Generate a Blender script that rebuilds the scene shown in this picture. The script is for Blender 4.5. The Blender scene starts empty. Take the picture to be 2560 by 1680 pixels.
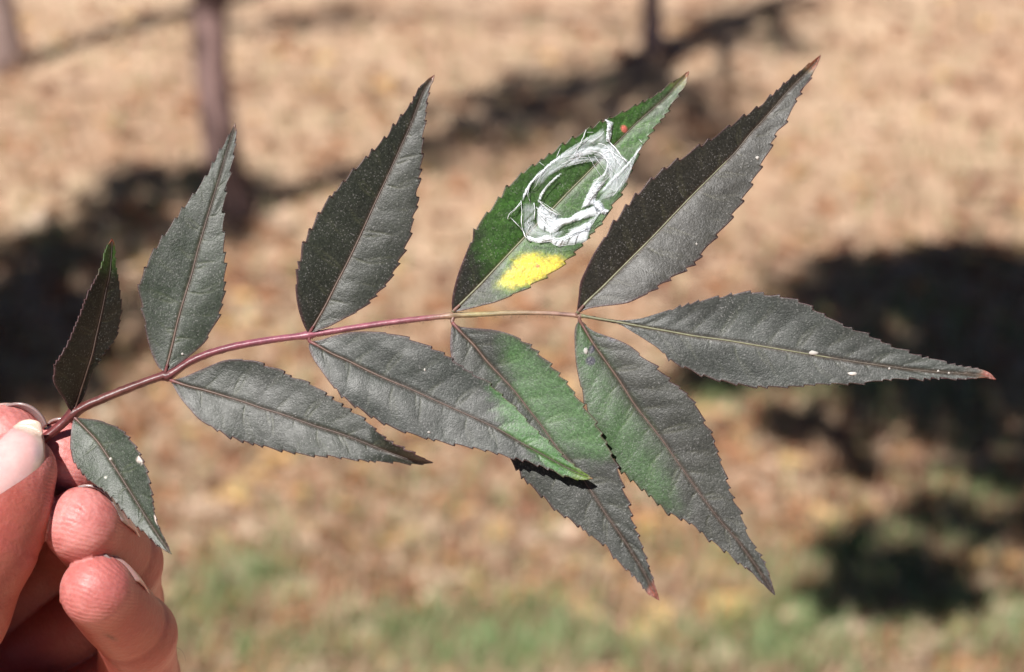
import bpy, bmesh, math, random
import numpy as np
from mathutils import Vector, Matrix
R = math.radians
rng = np.random.default_rng(7)
random.seed(7)
scene = bpy.context.scene
COL = scene.collection

# ------------------------------------------------------------------ camera
HFOV, PITCH, D = R(23.0), R(25.0), 0.453
CAM = np.array([0.0, 0.0, 1.5])
FW = np.array([0, math.cos(PITCH), -math.sin(PITCH)])
UP = np.array([0, math.sin(PITCH), math.cos(PITCH)])
RT = np.array([1.0, 0, 0])
U = 2 * D * math.tan(HFOV / 2) / 2560          # metres per photo pixel at the leaf
cd = bpy.data.cameras.new('camera')
cam = bpy.data.objects.new('camera', cd); COL.objects.link(cam)
cam.location = CAM; cam.rotation_euler = (R(90) - PITCH, 0, 0)
cd.sensor_width = 36; cd.lens = 18 / math.tan(HFOV / 2)
cd.clip_start = 0.02; cd.clip_end = 2000
cd.dof.use_dof = True; cd.dof.focus_distance = D; cd.dof.aperture_fstop = cd.lens / 4.5
scene.camera = cam

# ------------------------------------------------------------------ light
SUN_EL = R(57.0)
TR = np.array([0.65, 0.76]); TR = TR / np.linalg.norm(TR)      # where shadows run on the ground
S = np.array([-TR[0] * math.cos(SUN_EL), -TR[1] * math.cos(SUN_EL), math.sin(SUN_EL)])  # towards the sun
world = bpy.data.worlds.new('World'); scene.world = world; world.use_nodes = True
wn = world.node_tree.nodes; wl = world.node_tree.links
bg = wn['Background']; bg.inputs['Strength'].default_value = 0.05
sky = wn.new('ShaderNodeTexSky'); sky.sky_type = 'NISHITA'; sky.sun_disc = False; sky.altitude = 2500; sky.air_density = 0.45; sky.dust_density = 0.5; sky.ozone_density = 0.3
sky.sun_elevation = SUN_EL; sky.sun_rotation = math.atan2(S[0], S[1])
wl.new(sky.outputs[0], bg.inputs['Color'])
sd = bpy.data.lights.new('sun', 'SUN'); sd.energy = 5.0; sd.angle = R(0.53); sd.color = (1, 0.965, 0.925)
sun = bpy.data.objects.new('sun', sd); COL.objects.link(sun); sun.location = (-3, -6, 9)
sun.rotation_euler = Vector(S).to_track_quat('Z', 'Y').to_euler()
vs = scene.view_settings
vs.view_transform = 'Standard'; vs.look = 'None'; vs.exposure = 0.66; vs.gamma = 1.0; vs.use_curve_mapping = False
scene.render.engine = 'CYCLES'
scene.cycles.use_denoising = True
scene.cycles.max_bounces = 8; scene.cycles.transparent_max_bounces = 24
scene.cycles.sample_clamp_indirect = 6

# ------------------------------------------------------------------ helpers
def at(px, py, z=0.0):
    """photo pixel + height z (pixels towards the camera off the leaf's plane) -> point"""
    px = np.asarray(px, float); py = np.asarray(py, float); z = np.asarray(z, float)
    d = D - z * U
    k = U * d / D
    return CAM + FW * d[..., None] + RT * ((px - 1280) * k)[..., None] - UP * ((py - 840) * k)[..., None]

def ground_at(px, py, zg=0.0):
    v = FW + RT * ((px - 1280) * U / D) - UP * ((py - 840) * U / D)
    t = (zg - CAM[2]) / v[2]
    return CAM + v * t

def link(o, parent=None):
    COL.objects.link(o)
    if parent is not None:
        o.parent = parent
        o.matrix_parent_inverse = Matrix.Translation(-Vector(parent.location))
    return o

def mesh_obj(name, verts, faces, mat, parent=None, smooth=True, cols=None, attrs=None):
    me = bpy.data.meshes.new(name)
    me.from_pydata([tuple(map(float, v)) for v in verts], [], [tuple(map(int, f)) for f in faces])
    if smooth: me.polygons.foreach_set('use_smooth', [True] * len(me.polygons))
    if mat: me.materials.append(mat)
    if cols is not None:
        a = me.color_attributes.new('col', 'FLOAT_COLOR', 'POINT')
        c = np.ones((len(verts), 4), np.float32); c[:, :3] = cols
        a.data.foreach_set('color', c.ravel())
    for k, v in (attrs or {}).items():
        a = me.attributes.new(k, 'FLOAT', 'POINT'); a.data.foreach_set('value', np.asarray(v, np.float32))
    me.update()
    return link(bpy.data.objects.new(name, me), parent)

def empty(name, loc, label, cat, group=None):
    o = bpy.data.objects.new(name, None); COL.objects.link(o); o.location = Vector(loc)
    o.empty_display_size = 0.01
    return tag(o, label, cat, group)

def tag(o, label=None, cat=None, group=None, kind=None):
    if label: o['label'] = label
    if cat: o['category'] = cat
    if group: o['group'] = group
    if kind: o['kind'] = kind
    return o

def tube(pts, rad, seg=8, caps=True):
    pts = np.asarray(pts, float); n = len(pts)
    rad = np.broadcast_to(np.asarray(rad, float), (n,))
    tan = np.gradient(pts, axis=0); tan /= np.linalg.norm(tan, axis=1)[:, None] + 1e-12
    ref = np.array([0.31, 0.22, 0.92])
    if abs(tan[0] @ ref) > 0.9: ref = np.array([1.0, 0, 0])
    a = np.cross(tan, ref); a /= np.linalg.norm(a, axis=1)[:, None] + 1e-12
    b = np.cross(tan, a)
    th = np.linspace(0, 2 * math.pi, seg, endpoint=False)
    V = (pts[:, None] + rad[:, None, None] * (a[:, None] * np.cos(th)[None, :, None] + b[:, None] * np.sin(th)[None, :, None])).reshape(-1, 3)
    F = []
    for i in range(n - 1):
        for j in range(seg):
            k = (j + 1) % seg
            F.append((i * seg + j, i * seg + k, (i + 1) * seg + k, (i + 1) * seg + j))
    if caps:
        F.append(tuple(range(seg - 1, -1, -1))); F.append(tuple((n - 1) * seg + j for j in range(seg)))
    return V, F

def join(parts):
    V, F, o = [], [], 0
    for v, f in parts:
        V.append(v); F += [tuple(i + o for i in g) for g in f]; o += len(v)
    return np.concatenate(V), F

def resample(P, n):
    """smooth Catmull-Rom through P, n points evenly spaced by arc length"""
    P = np.asarray(P, float)
    Q = np.vstack([2 * P[0] - P[1], P, 2 * P[-1] - P[-2]])
    out = []
    for i in range(1, len(Q) - 2):
        t = np.linspace(0, 1, 12, endpoint=False)[:, None]
        p0, p1, p2, p3 = Q[i - 1], Q[i], Q[i + 1], Q[i + 2]
        out.append(0.5 * (2 * p1 + (p2 - p0) * t + (2 * p0 - 5 * p1 + 4 * p2 - p3) * t ** 2 + (3 * p1 - p0 - 3 * p2 + p3) * t ** 3))
    C = np.vstack(out + [P[-1:]])
    s = np.r_[0, np.cumsum(np.linalg.norm(np.diff(C, axis=0), axis=1))]
    q = np.linspace(0, s[-1], n)
    return np.stack([np.interp(q, s, C[:, k]) for k in range(C.shape[1])], 1)

class Mat:
    def __init__(self, name, rough=0.6, spec=0.5):
        self.m = bpy.data.materials.new(name); self.m.use_nodes = True
        self.t = self.m.node_tree; self.n = self.t.nodes; self.l = self.t.links
        self.b = self.n['Principled BSDF']; self.out = self.n['Material Output']
        self.b.inputs['Roughness'].default_value = rough
        self.b.inputs['Specular IOR Level'].default_value = spec
    def new(self, t, **kw):
        n = self.n.new(t)
        for k, v in kw.items(): setattr(n, k, v)
        return n
    def lk(self, a, b): self.l.new(a, b)
    def noise(self, scale, detail=3, rough=0.55, vec=None, dist=0):
        n = self.new('ShaderNodeTexNoise'); n.inputs['Scale'].default_value = scale
        n.inputs['Detail'].default_value = detail; n.inputs['Roughness'].default_value = rough; n.inputs['Distortion'].default_value = dist
        if vec is not None: self.lk(vec, n.inputs['Vector'])
        return n
    def obj(self):
        return self.new('ShaderNodeTexCoord').outputs['Object']
    def ramp(self, fac, stops, interp='LINEAR'):
        r = self.new('ShaderNodeValToRGB'); r.color_ramp.interpolation = interp
        e = r.color_ramp.elements
        while len(e) < len(stops): e.new(0.5)
        for q, (p, c) in zip(e, stops):
            q.position = p; q.color = (*c, 1) if len(c) == 3 else c
        self.lk(fac, r.inputs[0]); return r
    def mix(self, fac, a, b, blend='MIX'):
        x = self.new('ShaderNodeMix', data_type='RGBA', blend_type=blend)
        for s, v in ((x.inputs[0], fac), (x.inputs[6], a), (x.inputs[7], b)):
            if hasattr(v, 'is_linked') or hasattr(v, 'links'): self.lk(v, s)
            elif isinstance(v, (int, float)): s.default_value = v
            else: s.default_value = (*v, 1)
        return x.outputs[2]
    def math(self, op, a, b=None, c=None, clamp=False):
        x = self.new('ShaderNodeMath', operation=op, use_clamp=clamp)
        for s, v in zip(x.inputs, (a, b, c)):
            if v is None: continue
            if isinstance(v, (int, float)): s.default_value = v
            else: self.lk(v, s)
        return x.outputs[0]
    def bump(self, h, strength, dist, chain=None):
        b = self.new('ShaderNodeBump'); b.inputs['Strength'].default_value = strength; b.inputs['Distance'].default_value = dist
        self.lk(h, b.inputs['Height'])
        if chain is not None: self.lk(chain, b.inputs['Normal'])
        return b.outputs[0]
    def base(self, c):
        if hasattr(c, 'links'): self.lk(c, self.b.inputs['Base Color'])
        else: self.b.inputs['Base Color'].default_value = (*c, 1)

# ------------------------------------------------------------------ materials
def mat_ground():
    m = Mat('dry_grass_ground', 0.95, 0.1); v = m.obj()
    a = m.noise(1.1, 4, 0.6, v); b = m.noise(6, 5, 0.7, v); c = m.noise(45, 3, 0.7, v)
    c1 = m.ramp(a.outputs[0], [(0.3, (0.42, 0.25, 0.17)), (0.5, (0.64, 0.48, 0.36)), (0.68, (0.60, 0.49, 0.34))]).outputs[0]
    c2 = m.ramp(b.outputs[0], [(0.3, (0.34, 0.18, 0.11)), (0.45, (0.57, 0.39, 0.26)), (0.56, (0.72, 0.56, 0.42)), (0.7, (0.45, 0.40, 0.22))]).outputs[0]
    c3 = m.ramp(c.outputs[0], [(0.35, (0.35, 0.3, 0.25)), (0.6, (1, 1, 1))]).outputs[0]
    x = m.mix(0.42, c1, c2); x = m.mix(0.35, x, c3, 'MULTIPLY')
    m.base(m.mix(1.0, x, (.86, .81, .77), 'MULTIPLY')); m.lk(m.bump(c.outputs[0], 0.6, 0.02), m.b.inputs['Normal'])
    return m.m

def mat_bark(name, c0, c1, c2):
    m = Mat(name, 0.9, 0.2)
    tc = m.new('ShaderNodeMapping'); m.lk(m.obj(), tc.inputs['Vector']); tc.inputs['Scale'].default_value = (1, 1, 0.35)
    a = m.noise(7, 3, 0.6, tc.outputs[0]); b = m.noise(50, 4, 0.7, tc.outputs[0])
    x = m.ramp(a.outputs[0], [(0.40, c0), (0.5, c1), (0.6, c2)]).outputs[0]
    y = m.ramp(b.outputs[0], [(0.3, (0.45, 0.42, 0.4)), (0.6, (1, 1, 1))]).outputs[0]
    m.base(m.mix(0.8, x, y, 'MULTIPLY')); m.lk(m.bump(b.outputs[0], 0.8, 0.012), m.b.inputs['Normal'])
    return m.m

def mat_leafy(name, lo, hi, trans=True, scale=3.0, rough=0.55):
    """colour varies by instance and across the mesh; thin leaves let light through"""
    m = Mat(name, rough, 0.4)
    oi = m.new('ShaderNodeObjectInfo'); n = m.noise(scale, 2, 0.6, m.obj())
    f = m.math('ADD', m.math('MULTIPLY', oi.outputs['Random'], 0.5), m.math('MULTIPLY', n.outputs[0], 0.6))
    c = m.ramp(f, [(0.2, lo), (0.85, hi)]).outputs[0]; m.base(c)
    if trans:
        t = m.new('ShaderNodeBsdfTranslucent'); m.lk(c, t.inputs['Color'])
        s = m.new('ShaderNodeMixShader'); s.inputs[0].default_value = 0.3
        m.lk(m.b.outputs[0], s.inputs[1]); m.lk(t.outputs[0], s.inputs[2]); m.lk(s.outputs[0], m.out.inputs[0])
    return m.m

def mat_leaflet():
    m = Mat('leaflet_skin', 0.4, 0.31); v = m.obj()
    at_ = m.new('ShaderNodeAttribute', attribute_name='col'); col = at_.outputs['Color']
    big = m.noise(90, 4, 0.65, v); fine = m.noise(3600, 2, 0.7, v); cell = m.noise(2000, 3, 0.75, v); dust_glint = m.noise(3300, 1, 0.5, v)
    patch = m.noise(240, 4, 0.65, v)
    x = m.mix(m.math('MULTIPLY', m.ramp(big.outputs[0], [(0.4, (0, 0, 0)), (0.7, (1, 1, 1))]).outputs[0], 0.22), col, (0.055, 0.05, 0.05))
    x = m.mix(0.75, x, m.ramp(cell.outputs[0], [(0.32, (0.35, 0.35, 0.32)), (0.66, (1.5, 1.45, 1.45))]).outputs[0], 'MULTIPLY')
    # fine pale specks: dusty grains and the leaf's sparkle painted into the colour
    d1 = m.ramp(dust_glint.outputs[0], [(0.60, (0, 0, 0)), (0.70, (1, 1, 1))]).outputs[0]
    d2 = m.ramp(patch.outputs[0], [(0.35, (0.15, 0.15, 0.15)), (0.65, (1, 1, 1))]).outputs[0]
    x = m.mix(m.math('MULTIPLY', m.math('MULTIPLY', d1, d2), 0.2), x, (0.55, 0.53, 0.52))
    m.base(x)
    m.lk(m.math('ADD', m.math('MULTIPLY', patch.outputs[0], 0.36), 0.245), m.b.inputs['Roughness'])
    b = m.bump(fine.outputs[0], 0.6, 0.00006); b = m.bump(cell.outputs[0], 0.32, 0.0001, b); b = m.bump(patch.outputs[0], 0.2, 0.0006, b)
    m.lk(b, m.b.inputs['Normal'])
    t = m.new('ShaderNodeBsdfTranslucent'); m.lk(m.mix(1.0, x, (0.5, 1.0, 0.3), 'MULTIPLY'), t.inputs['Color'])
    s = m.new('ShaderNodeMixShader'); s.inputs[0].default_value = 0.12
    m.lk(m.b.outputs[0], s.inputs[1]); m.lk(t.outputs[0], s.inputs[2]); m.lk(s.outputs[0], m.out.inputs[0])
    return m.m

def mat_attr(name, rough=0.5, nscale=900, bump=0.0002, spec=0.5, streak=None):
    m = Mat(name, rough, spec); v = m.obj()
    a = m.new('ShaderNodeAttribute', attribute_name='col'); n = m.noise(nscale, 3, 0.7, v)
    x = m.mix(0.7, a.outputs['Color'], m.ramp(n.outputs[0], [(0.3, (0.5, 0.5, 0.5)), (0.68, (1.35, 1.3, 1.3))]).outputs[0], 'MULTIPLY')
    m.base(x); m.lk(m.bump(n.outputs[0], 0.5, bump), m.b.inputs['Normal'])
    return m.m

def mat_skin():
    m = Mat('skin', 0.42, 0.5); v = m.obj()
    a = m.new('ShaderNodeAttribute', attribute_name='col'); rg = m.new('ShaderNodeAttribute', attribute_name='ridge'); pad = m.new('ShaderNodeAttribute', attribute_name='pad')
    n = m.noise(130, 4, 0.6, v); f = m.noise(1500, 3, 0.7, v); dd = m.noise(380, 2, 0.6, v)
    x = m.mix(m.math('MULTIPLY', m.ramp(n.outputs[0], [(0.40, (0, 0, 0)), (0.60, (1, 1, 1))]).outputs[0], 0.6), a.outputs['Color'], (0.34, 0.07, 0.06))
    x = m.mix(0.35, x, m.ramp(f.outputs[0], [(0.3, (0.7, 0.66, 0.64)), (0.6, (1.1, 1.1, 1.1))]).outputs[0], 'MULTIPLY')
    m.base(x)
    b_ = m.b
    b_.inputs['Subsurface Weight'].default_value = 0.45
    b_.inputs['Subsurface Radius'].default_value = (1.0, 0.28, 0.16)
    b_.inputs['Subsurface Scale'].default_value = 0.0014
    wob = m.math('MULTIPLY', m.noise(220, 2, 0.5, v).outputs[0], 14.0)
    ph = m.math('MULTIPLY', m.math('ADD', rg.outputs['Fac'], wob), 2 * math.pi / 8.0)
    w = m.math('MULTIPLY', m.math('SINE', ph), pad.outputs['Fac'])
    bb = m.bump(w, 0.3, 0.00007); bb = m.bump(f.outputs[0], 0.5, 0.00022, bb); bb = m.bump(dd.outputs[0], 0.35, 0.0006, bb)
    m.lk(bb, b_.inputs['Normal'])
    m.lk(m.math('ADD', m.math('MULTIPLY', f.outputs[0], 0.3), 0.32), b_.inputs['Roughness'])
    return m.m

def mat_nail():
    m = Mat('fingernail', 0.22, 0.6); v = m.obj()
    a = m.new('ShaderNodeAttribute', attribute_name='col'); n = m.noise(300, 3, 0.6, v)
    m.base(m.mix(0.4, a.outputs['Color'], m.ramp(n.outputs[0], [(0.35, (0.75, 0.7, 0.7)), (0.6, (1.05, 1.05, 1.05))]).outputs[0], 'MULTIPLY'))
    m.b.inputs['Subsurface Weight'].default_value = 0.4; m.b.inputs['Subsurface Radius'].default_value = (1, .4, .3); m.b.inputs['Subsurface Scale'].default_value = 0.0015
    m.b.inputs['Coat Weight'].default_value = 0.15
    m.lk(m.bump(n.outputs[0], 0.15, 0.0004), m.b.inputs['Normal'])
    return m.m

def mat_silk(name, lo, hi, amax):
    """fibrous silk: threads run along the sheet (attribute u across, v along), gaps between them are open"""
    m = Mat(name, 0.5, 0.4)
    u = m.new('ShaderNodeAttribute', attribute_name='u').outputs['Fac']; w = m.new('ShaderNodeAttribute', attribute_name='v').outputs['Fac']
    ed = m.new('ShaderNodeAttribute', attribute_name='edge').outputs['Fac']
    def streak(su, sv, off):
        c = m.new('ShaderNodeCombineXYZ'); m.lk(m.math('MULTIPLY', u, su), c.inputs[0]); m.lk(m.math('MULTIPLY', w, sv), c.inputs[1]); c.inputs[2].default_value = off
        return m.noise(1.0, 3, 0.65, c.outputs[0], 0.6).outputs[0]
    h = m.math('ADD', m.math('MULTIPLY', streak(0.22, 0.014, 1), 0.4), m.math('MULTIPLY', streak(0.04, 0.02, 9), 0.6))
    a = m.new('ShaderNodeMapRange'); m.lk(h, a.inputs[0]); a.inputs[1].default_value = lo; a.inputs[2].default_value = hi; a.inputs[3].default_value = 0.03; a.inputs[4].default_value = amax
    al = m.math('MULTIPLY', a.outputs[0], ed, clamp=True)
    m.base((0.88, 0.93, 0.98)); m.lk(al, m.b.inputs['Alpha'])
    m.lk(m.bump(h, 0.35, 0.00025), m.b.inputs['Normal'])
    tl = m.new('ShaderNodeBsdfTranslucent'); tl.inputs['Color'].default_value = (.86, .89, .93, 1)
    tp = m.new('ShaderNodeBsdfTransparent'); s1 = m.new('ShaderNodeMixShader'); m.lk(al, s1.inputs[0]); m.lk(tp.outputs[0], s1.inputs[1]); m.lk(tl.outputs[0], s1.inputs[2])
    s2 = m.new('ShaderNodeMixShader'); s2.inputs[0].default_value = .15; m.lk(m.b.outputs[0], s2.inputs[1]); m.lk(s1.outputs[0], s2.inputs[2]); m.lk(s2.outputs[0], m.out.inputs[0])
    return m.m

def mat_plain(name, c, rough=0.5, scale=200, var=0.5):
    m = Mat(name, rough); n = m.noise(scale, 3, 0.6, m.obj())
    lo = tuple(k * (1 - var) for k in c)
    m.base(m.ramp(n.outputs[0], [(0.3, lo), (0.65, c)]).outputs[0]); return m.m

M_GROUND = mat_ground()
M_LEAFLET = mat_leaflet()
M_STEM = mat_attr('leaf_stalk', 0.42, 700)
M_RIB = mat_attr('leaf_rib', 0.5, 900, 0.0001)
M_SKIN = mat_skin(); M_NAIL = mat_nail()

# ------------------------------------------------------------------ ground
def axis(lo, hi, step, far):
    a = list(np.arange(lo, hi + 1e-6, step)); s = step
    while a[-1] < far: s *= 1.5; a.append(a[-1] + s)
    s = step
    while a[0] > -far: s *= 1.5; a.insert(0, a[0] - s)
    return np.array(a)
gx, gy = axis(-3, 3, 0.06, 500), axis(2.5, 12, 0.06, 500)
def hill(x, y):
    return 0.012 * np.sin(3.1 * x + 1.7 * y) * np.cos(2.3 * y - 1.2 * x) + 0.008 * np.sin(9.3 * x - 4 * y + 1) * np.sin(7.7 * y + 2.2 * x)
GX, GY = np.meshgrid(gx, gy, indexing='xy')
near = np.clip(1 - (np.maximum(np.abs(GX) - 3, 0) + np.maximum(GY - 12, 0) + np.maximum(2.5 - GY, 0)) / 6, 0, 1)
GZ = hill(GX, GY) * near
nx, ny = len(gx), len(gy)
V = np.stack([GX, GY, GZ], -1).reshape(-1, 3)
F = [(j * nx + i, j * nx + i + 1, (j + 1) * nx + i + 1, (j + 1) * nx + i) for j in range(ny - 1) for i in range(nx - 1)]
tag(mesh_obj('ground', V, F, M_GROUND), 'dry tan lawn strewn with fallen leaves', kind='structure')

# ------------------------------------------------------------------ trees
M_BARK = mat_bark('bark_pinkish', (0.035, 0.022, 0.02), (0.10, 0.062, 0.056), (0.36, 0.24, 0.22))
M_BARK2 = mat_bark('bark_pale', (0.38, 0.28, 0.25), (0.50, 0.38, 0.34), (0.6, 0.48, 0.43))
M_CROWN = mat_leafy('tree_leaves', (0.03, 0.07, 0.015), (0.09, 0.14, 0.03), True, 1.2)

def leaf_cloud(centers, radii, n, size, seed):
    r = np.random.default_rng(seed); V, F = [], []
    w = np.array([a ** 2 for a in radii]); w = w / w.sum()
    for k in range(n):
        i = r.choice(len(centers), p=w)
        d = r.normal(size=3); d /= np.linalg.norm(d)
        p = np.array(centers[i]) + d * radii[i] * r.uniform(0.1, 1) ** 0.5 * np.array([1, 1, 0.7])
        a = r.normal(size=3); a /= np.linalg.norm(a); b = np.cross(a, r.normal(size=3)); b /= np.linalg.norm(b)
        s = size * r.uniform(0.6, 1.3); o = len(V)
        V += [p - a * s, p + b * s * .35 - a * .2 * s, p + a * s, p - b * s * .35 - a * .2 * s]; F.append((o, o + 1, o + 2, o + 3))
    return V, F

def tree(label, trunk_pts, r0, r1, clumps, nleaf, bark, seed, name='tree', leaf=0.05, grp=None):
    base = trunk_pts[0]
    root = empty(name, (base[0], base[1], 0), label, 'tree', grp)
    P = resample(trunk_pts, 40); r = np.random.default_rng(seed)
    rad = np.linspace(r0, r1, 40) * (1 + 0.08 * np.sin(np.linspace(0, 17, 40) + seed)) ; rad[:4] *= [1.5, 1.28, 1.12, 1.04]
    v, f = tube(P, rad, 14); v = v + r.normal(size=v.shape) * r0 * 0.03
    mesh_obj('trunk', v, f, bark, root)
    top = P[-1]
    for c, cr in clumps:
        s = P[int(r.uniform(26, 39))]; c = np.array(c)
        mid = (s + c) / 2 + r.normal(size=3) * 0.05 + np.array([0, 0, 0.06])
        v, f = tube(resample([s, mid, c], 12), np.linspace(r1 * 0.7, r1 * 0.15, 12), 7)
        mesh_obj('limb', v, f, bark, root)
    v, f = leaf_cloud([c for c, _ in clumps], [q for _, q in clumps], nleaf, leaf, seed)
    mesh_obj('crown', v, f, M_CROWN, root, smooth=False)
    return root

def over(px, py, h):
    """the spot at height h whose shadow falls on the ground seen at a photo pixel"""
    g = ground_at(px, py); k = h / math.tan(SUN_EL)
    return np.array([g[0] - TR[0] * k, g[1] - TR[1] * k, h])

bA = ground_at(585, 575)
tA = [bA + [0, 0, -0.03], bA + [-0.012, 0, 0.12], bA + [-0.022, 0, 0.28], bA + [-0.018, .01, 0.45], bA + [-0.02, .02, .7], bA + [-0.02, 0.02, 1.7], bA + [0.06, 0.05, 2.3]]
clA = [(over(px_, py_, h_), r_) for px_, py_, h_, r_ in ((1330, 300, 2.3, .16), (1250, 250, 2.35, .12), (1480, 250, 2.5, .2), (1620, 330, 2.35, .16), (1420, 400, 2.1, .15), (1180, 345, 2.0, .1), (1700, 220, 2.5, .16), (1860, 60, 2.8, .16), (1960, 90, 2.8, .1), (900, 455, 1.75, .09), (1560, 420, 2.1, .12), (1800, 320, 2.4, .1), (1380, 180, 2.5, .1), (1050, 400, 1.9, .09), (650, 60, 2.8, .1), (820, 45, 2.9, .12), (1100, 270, 2.2, .08))]
tree('young tree with a slim leaning pinkish brown trunk rising from the dry lawn', tA, 0.030, 0.02, clA, 1000, M_BARK, 3, leaf=0.034)
bB = ground_at(1632, 135)
tB = [bB + [0, 0, -0.03], bB + [-.012, 0, .4], bB + [-.03, 0, 0.9], bB + [-.01, 0, 1.6], bB + [0.05, 0, 2.4]]
tree('thin sapling trunk standing in dappled shade far back on the lawn', tB, 0.017, 0.01, [(tB[-1] + [0, 0, .2], .4), (tB[-1] + [.3, .1, -.1], .3), (tB[-1] + [-.3, .2, 0.1], .3)], 600, M_BARK2, 5)
bC = ground_at(4, 170)
tC = [bC + [0, 0, -0.03], bC + [.0, 0, .5], bC + [0.01, 0, 1.0], bC + [0, 0.05, 1.9], bC + [-0.1, 0.1, 2.6]]
tree('pale barked tree trunk far back at the edge of the lawn', tC, 0.036, 0.02, [(tC[-1] + [0, 0, .3], .5), (tC[-1] + [-.4, .1, 0], .4), (tC[-1] + [.3, .3, .2], .4)], 900, M_BARK2, 9)
# two more trees beside the view; only their dappled shade is seen
def shade(spots): return [(over(px, py, h), r * .68) for px, py, h, r in spots]
clL = shade([(60, 760, 1.75, .30), (150, 900, 1.7, .27), (-150, 850, 1.8, .4), (280, 600, 1.95, .16), (150, 640, 1.9, .2), (420, 500, 2.1, .2), (330, 470, 2.15, .15), (600, 490, 2.1, .14), (-60, 1020, 1.6, .2), (540, 600, 2.0, .13)])
gl = np.array([-1.6, 2.3, 0])
tree('leafy tree whose dappled shade darkens the lawn around the pinkish trunk', [gl + [0, 0, -.03], gl + [0, 0, .6], gl + [.1, 0, 1.2], gl + [.3, 0, 1.7]], 0.06, 0.03, clL, 1700, M_BARK, 12, leaf=0.036)
clR = shade([(2240, 720, 1.75, .2), (2110, 690, 1.7, .12), (2020, 760, 1.7, .13), (2380, 660, 1.8, .14), (2470, 700, 1.8, .18), (2540, 800, 1.8, .22), (2300, 860, 1.7, .17), (2420, 930, 1.7, .17), (2540, 960, 1.7, .2), (2640, 800, 1.9, .3), (1850, 935, 1.55, .12), (1760, 960, 1.55, .08), (2100, 860, 1.6, .12), (2080, 1085, 1.5, .1), (1980, 1075, 1.5, .08), (2380, 1060, 1.5, .12), (2230, 990, 1.5, .14), (2150, 1170, 1.45, .07),
             (2270, 1460, 1.3, .12), (2200, 1520, 1.3, .08), (2340, 1510, 1.3, .09), (2120, 1380, 1.35, .07), (2340, 1290, 1.3, .07), (2500, 1180, 1.4, .11), (2080, 1510, 1.3, .06), (2180, 1320, 1.3, .05), (2560, 1330, 1.35, .09), (2440, 1360, 1.35, .06), (2560, 1090, 1.45, .12)])
gr = np.array([1.3, 2.0, 0])
tree('leafy tree whose dense shade falls on the grass beyond the outermost leaflet', [gr + [0, 0, -.03], gr + [0, 0, .6], gr + [-.15, 0, 1.2], gr + [-.4, -.1, 1.6]], 0.06, 0.03, clR, 4000, M_BARK, 21, leaf=0.032)

# ------------------------------------------------------------------ fallen leaves
LEAF_MATS = [
    ('orange brown fallen leaf curled on the dry lawn', mat_leafy('dead_leaf_orange', (0.30, 0.13, 0.06), (0.54, 0.27, 0.14), True, 30, .7)),
    ('pale tan fallen leaf lying dry on the lawn', mat_leafy('dead_leaf_tan', (0.54, 0.38, 0.27), (0.82, 0.66, 0.50), True, 30, .6)),
    ('golden yellow fallen leaf lying among grass on the lawn', mat_leafy('dead_leaf_yellow', (0.60, 0.37, 0.14), (0.84, 0.58, 0.28), True, 30, .6)),
    ('dark russet fallen leaf lying on the dry lawn', mat_leafy('dead_leaf_russet', (0.16, 0.06, 0.035), (0.32, 0.13, 0.07), True, 30, .7)),
]
def dead_leaf(seed, L=1.0):
    r = np.random.default_rng(seed); n = 9; V, F = [], []
    cu, fo, tw = r.uniform(-.25, .45), r.uniform(.1, .6), r.uniform(-.5, .5); wid = r.uniform(.28, .42)
    for i in range(n):
        t = i / (n - 1); w = wid * math.sin(math.pi * t ** 0.8) ** 0.9 * (1 - .25 * t) + 0.004
        z = cu * (t - .5) ** 2 * 2
        for s in (-1, -.5, 0, .5, 1):
            a = tw * (t - .5); x = s * w
            V.append(((t - .5) * L, (x * math.cos(a)) * L, (z + fo * abs(s) * w + x * math.sin(a) + r.normal() * .008) * L))
    for i in range(n - 1):
        for j in range(4): F.append((i * 5 + j, i * 5 + j + 1, i * 5 + 6 + j, i * 5 + 5 + j))
    V = np.array(V); V[:, 2] -= V[:, 2].min()
    return V, F
protos = []
for k in range(16):
    v, f = dead_leaf(100 + k); me = bpy.data.meshes.new('fallen_leaf')
    me.from_pydata([tuple(q) for q in v], [], f); me.polygons.foreach_set('use_smooth', [True] * len(f)); protos.append(me)
variants = []
for me in protos[:8]:
    row = []
    for lab, mt in LEAF_MATS:
        c = me.copy(); c.name = 'fallen_leaf'; c.materials.append(mt); row.append(c)
    variants.append(row)
def put_leaf(px, py, kind, size):
    g = ground_at(px, py)
    o = bpy.data.objects.new('fallen_leaf', random.choice(variants)[kind]); COL.objects.link(o)
    o.location = (g[0], g[1], float(hill(g[0], g[1])) + 0.004)
    o.rotation_euler = (random.uniform(-.25, .25), random.uniform(-.25, .25), random.uniform(0, 6.28)); o.scale = (size * 1.0,) * 3
    tag(o, LEAF_MATS[kind][0], 'fallen leaf', 'fallen leaves scattered over the lawn')
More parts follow.
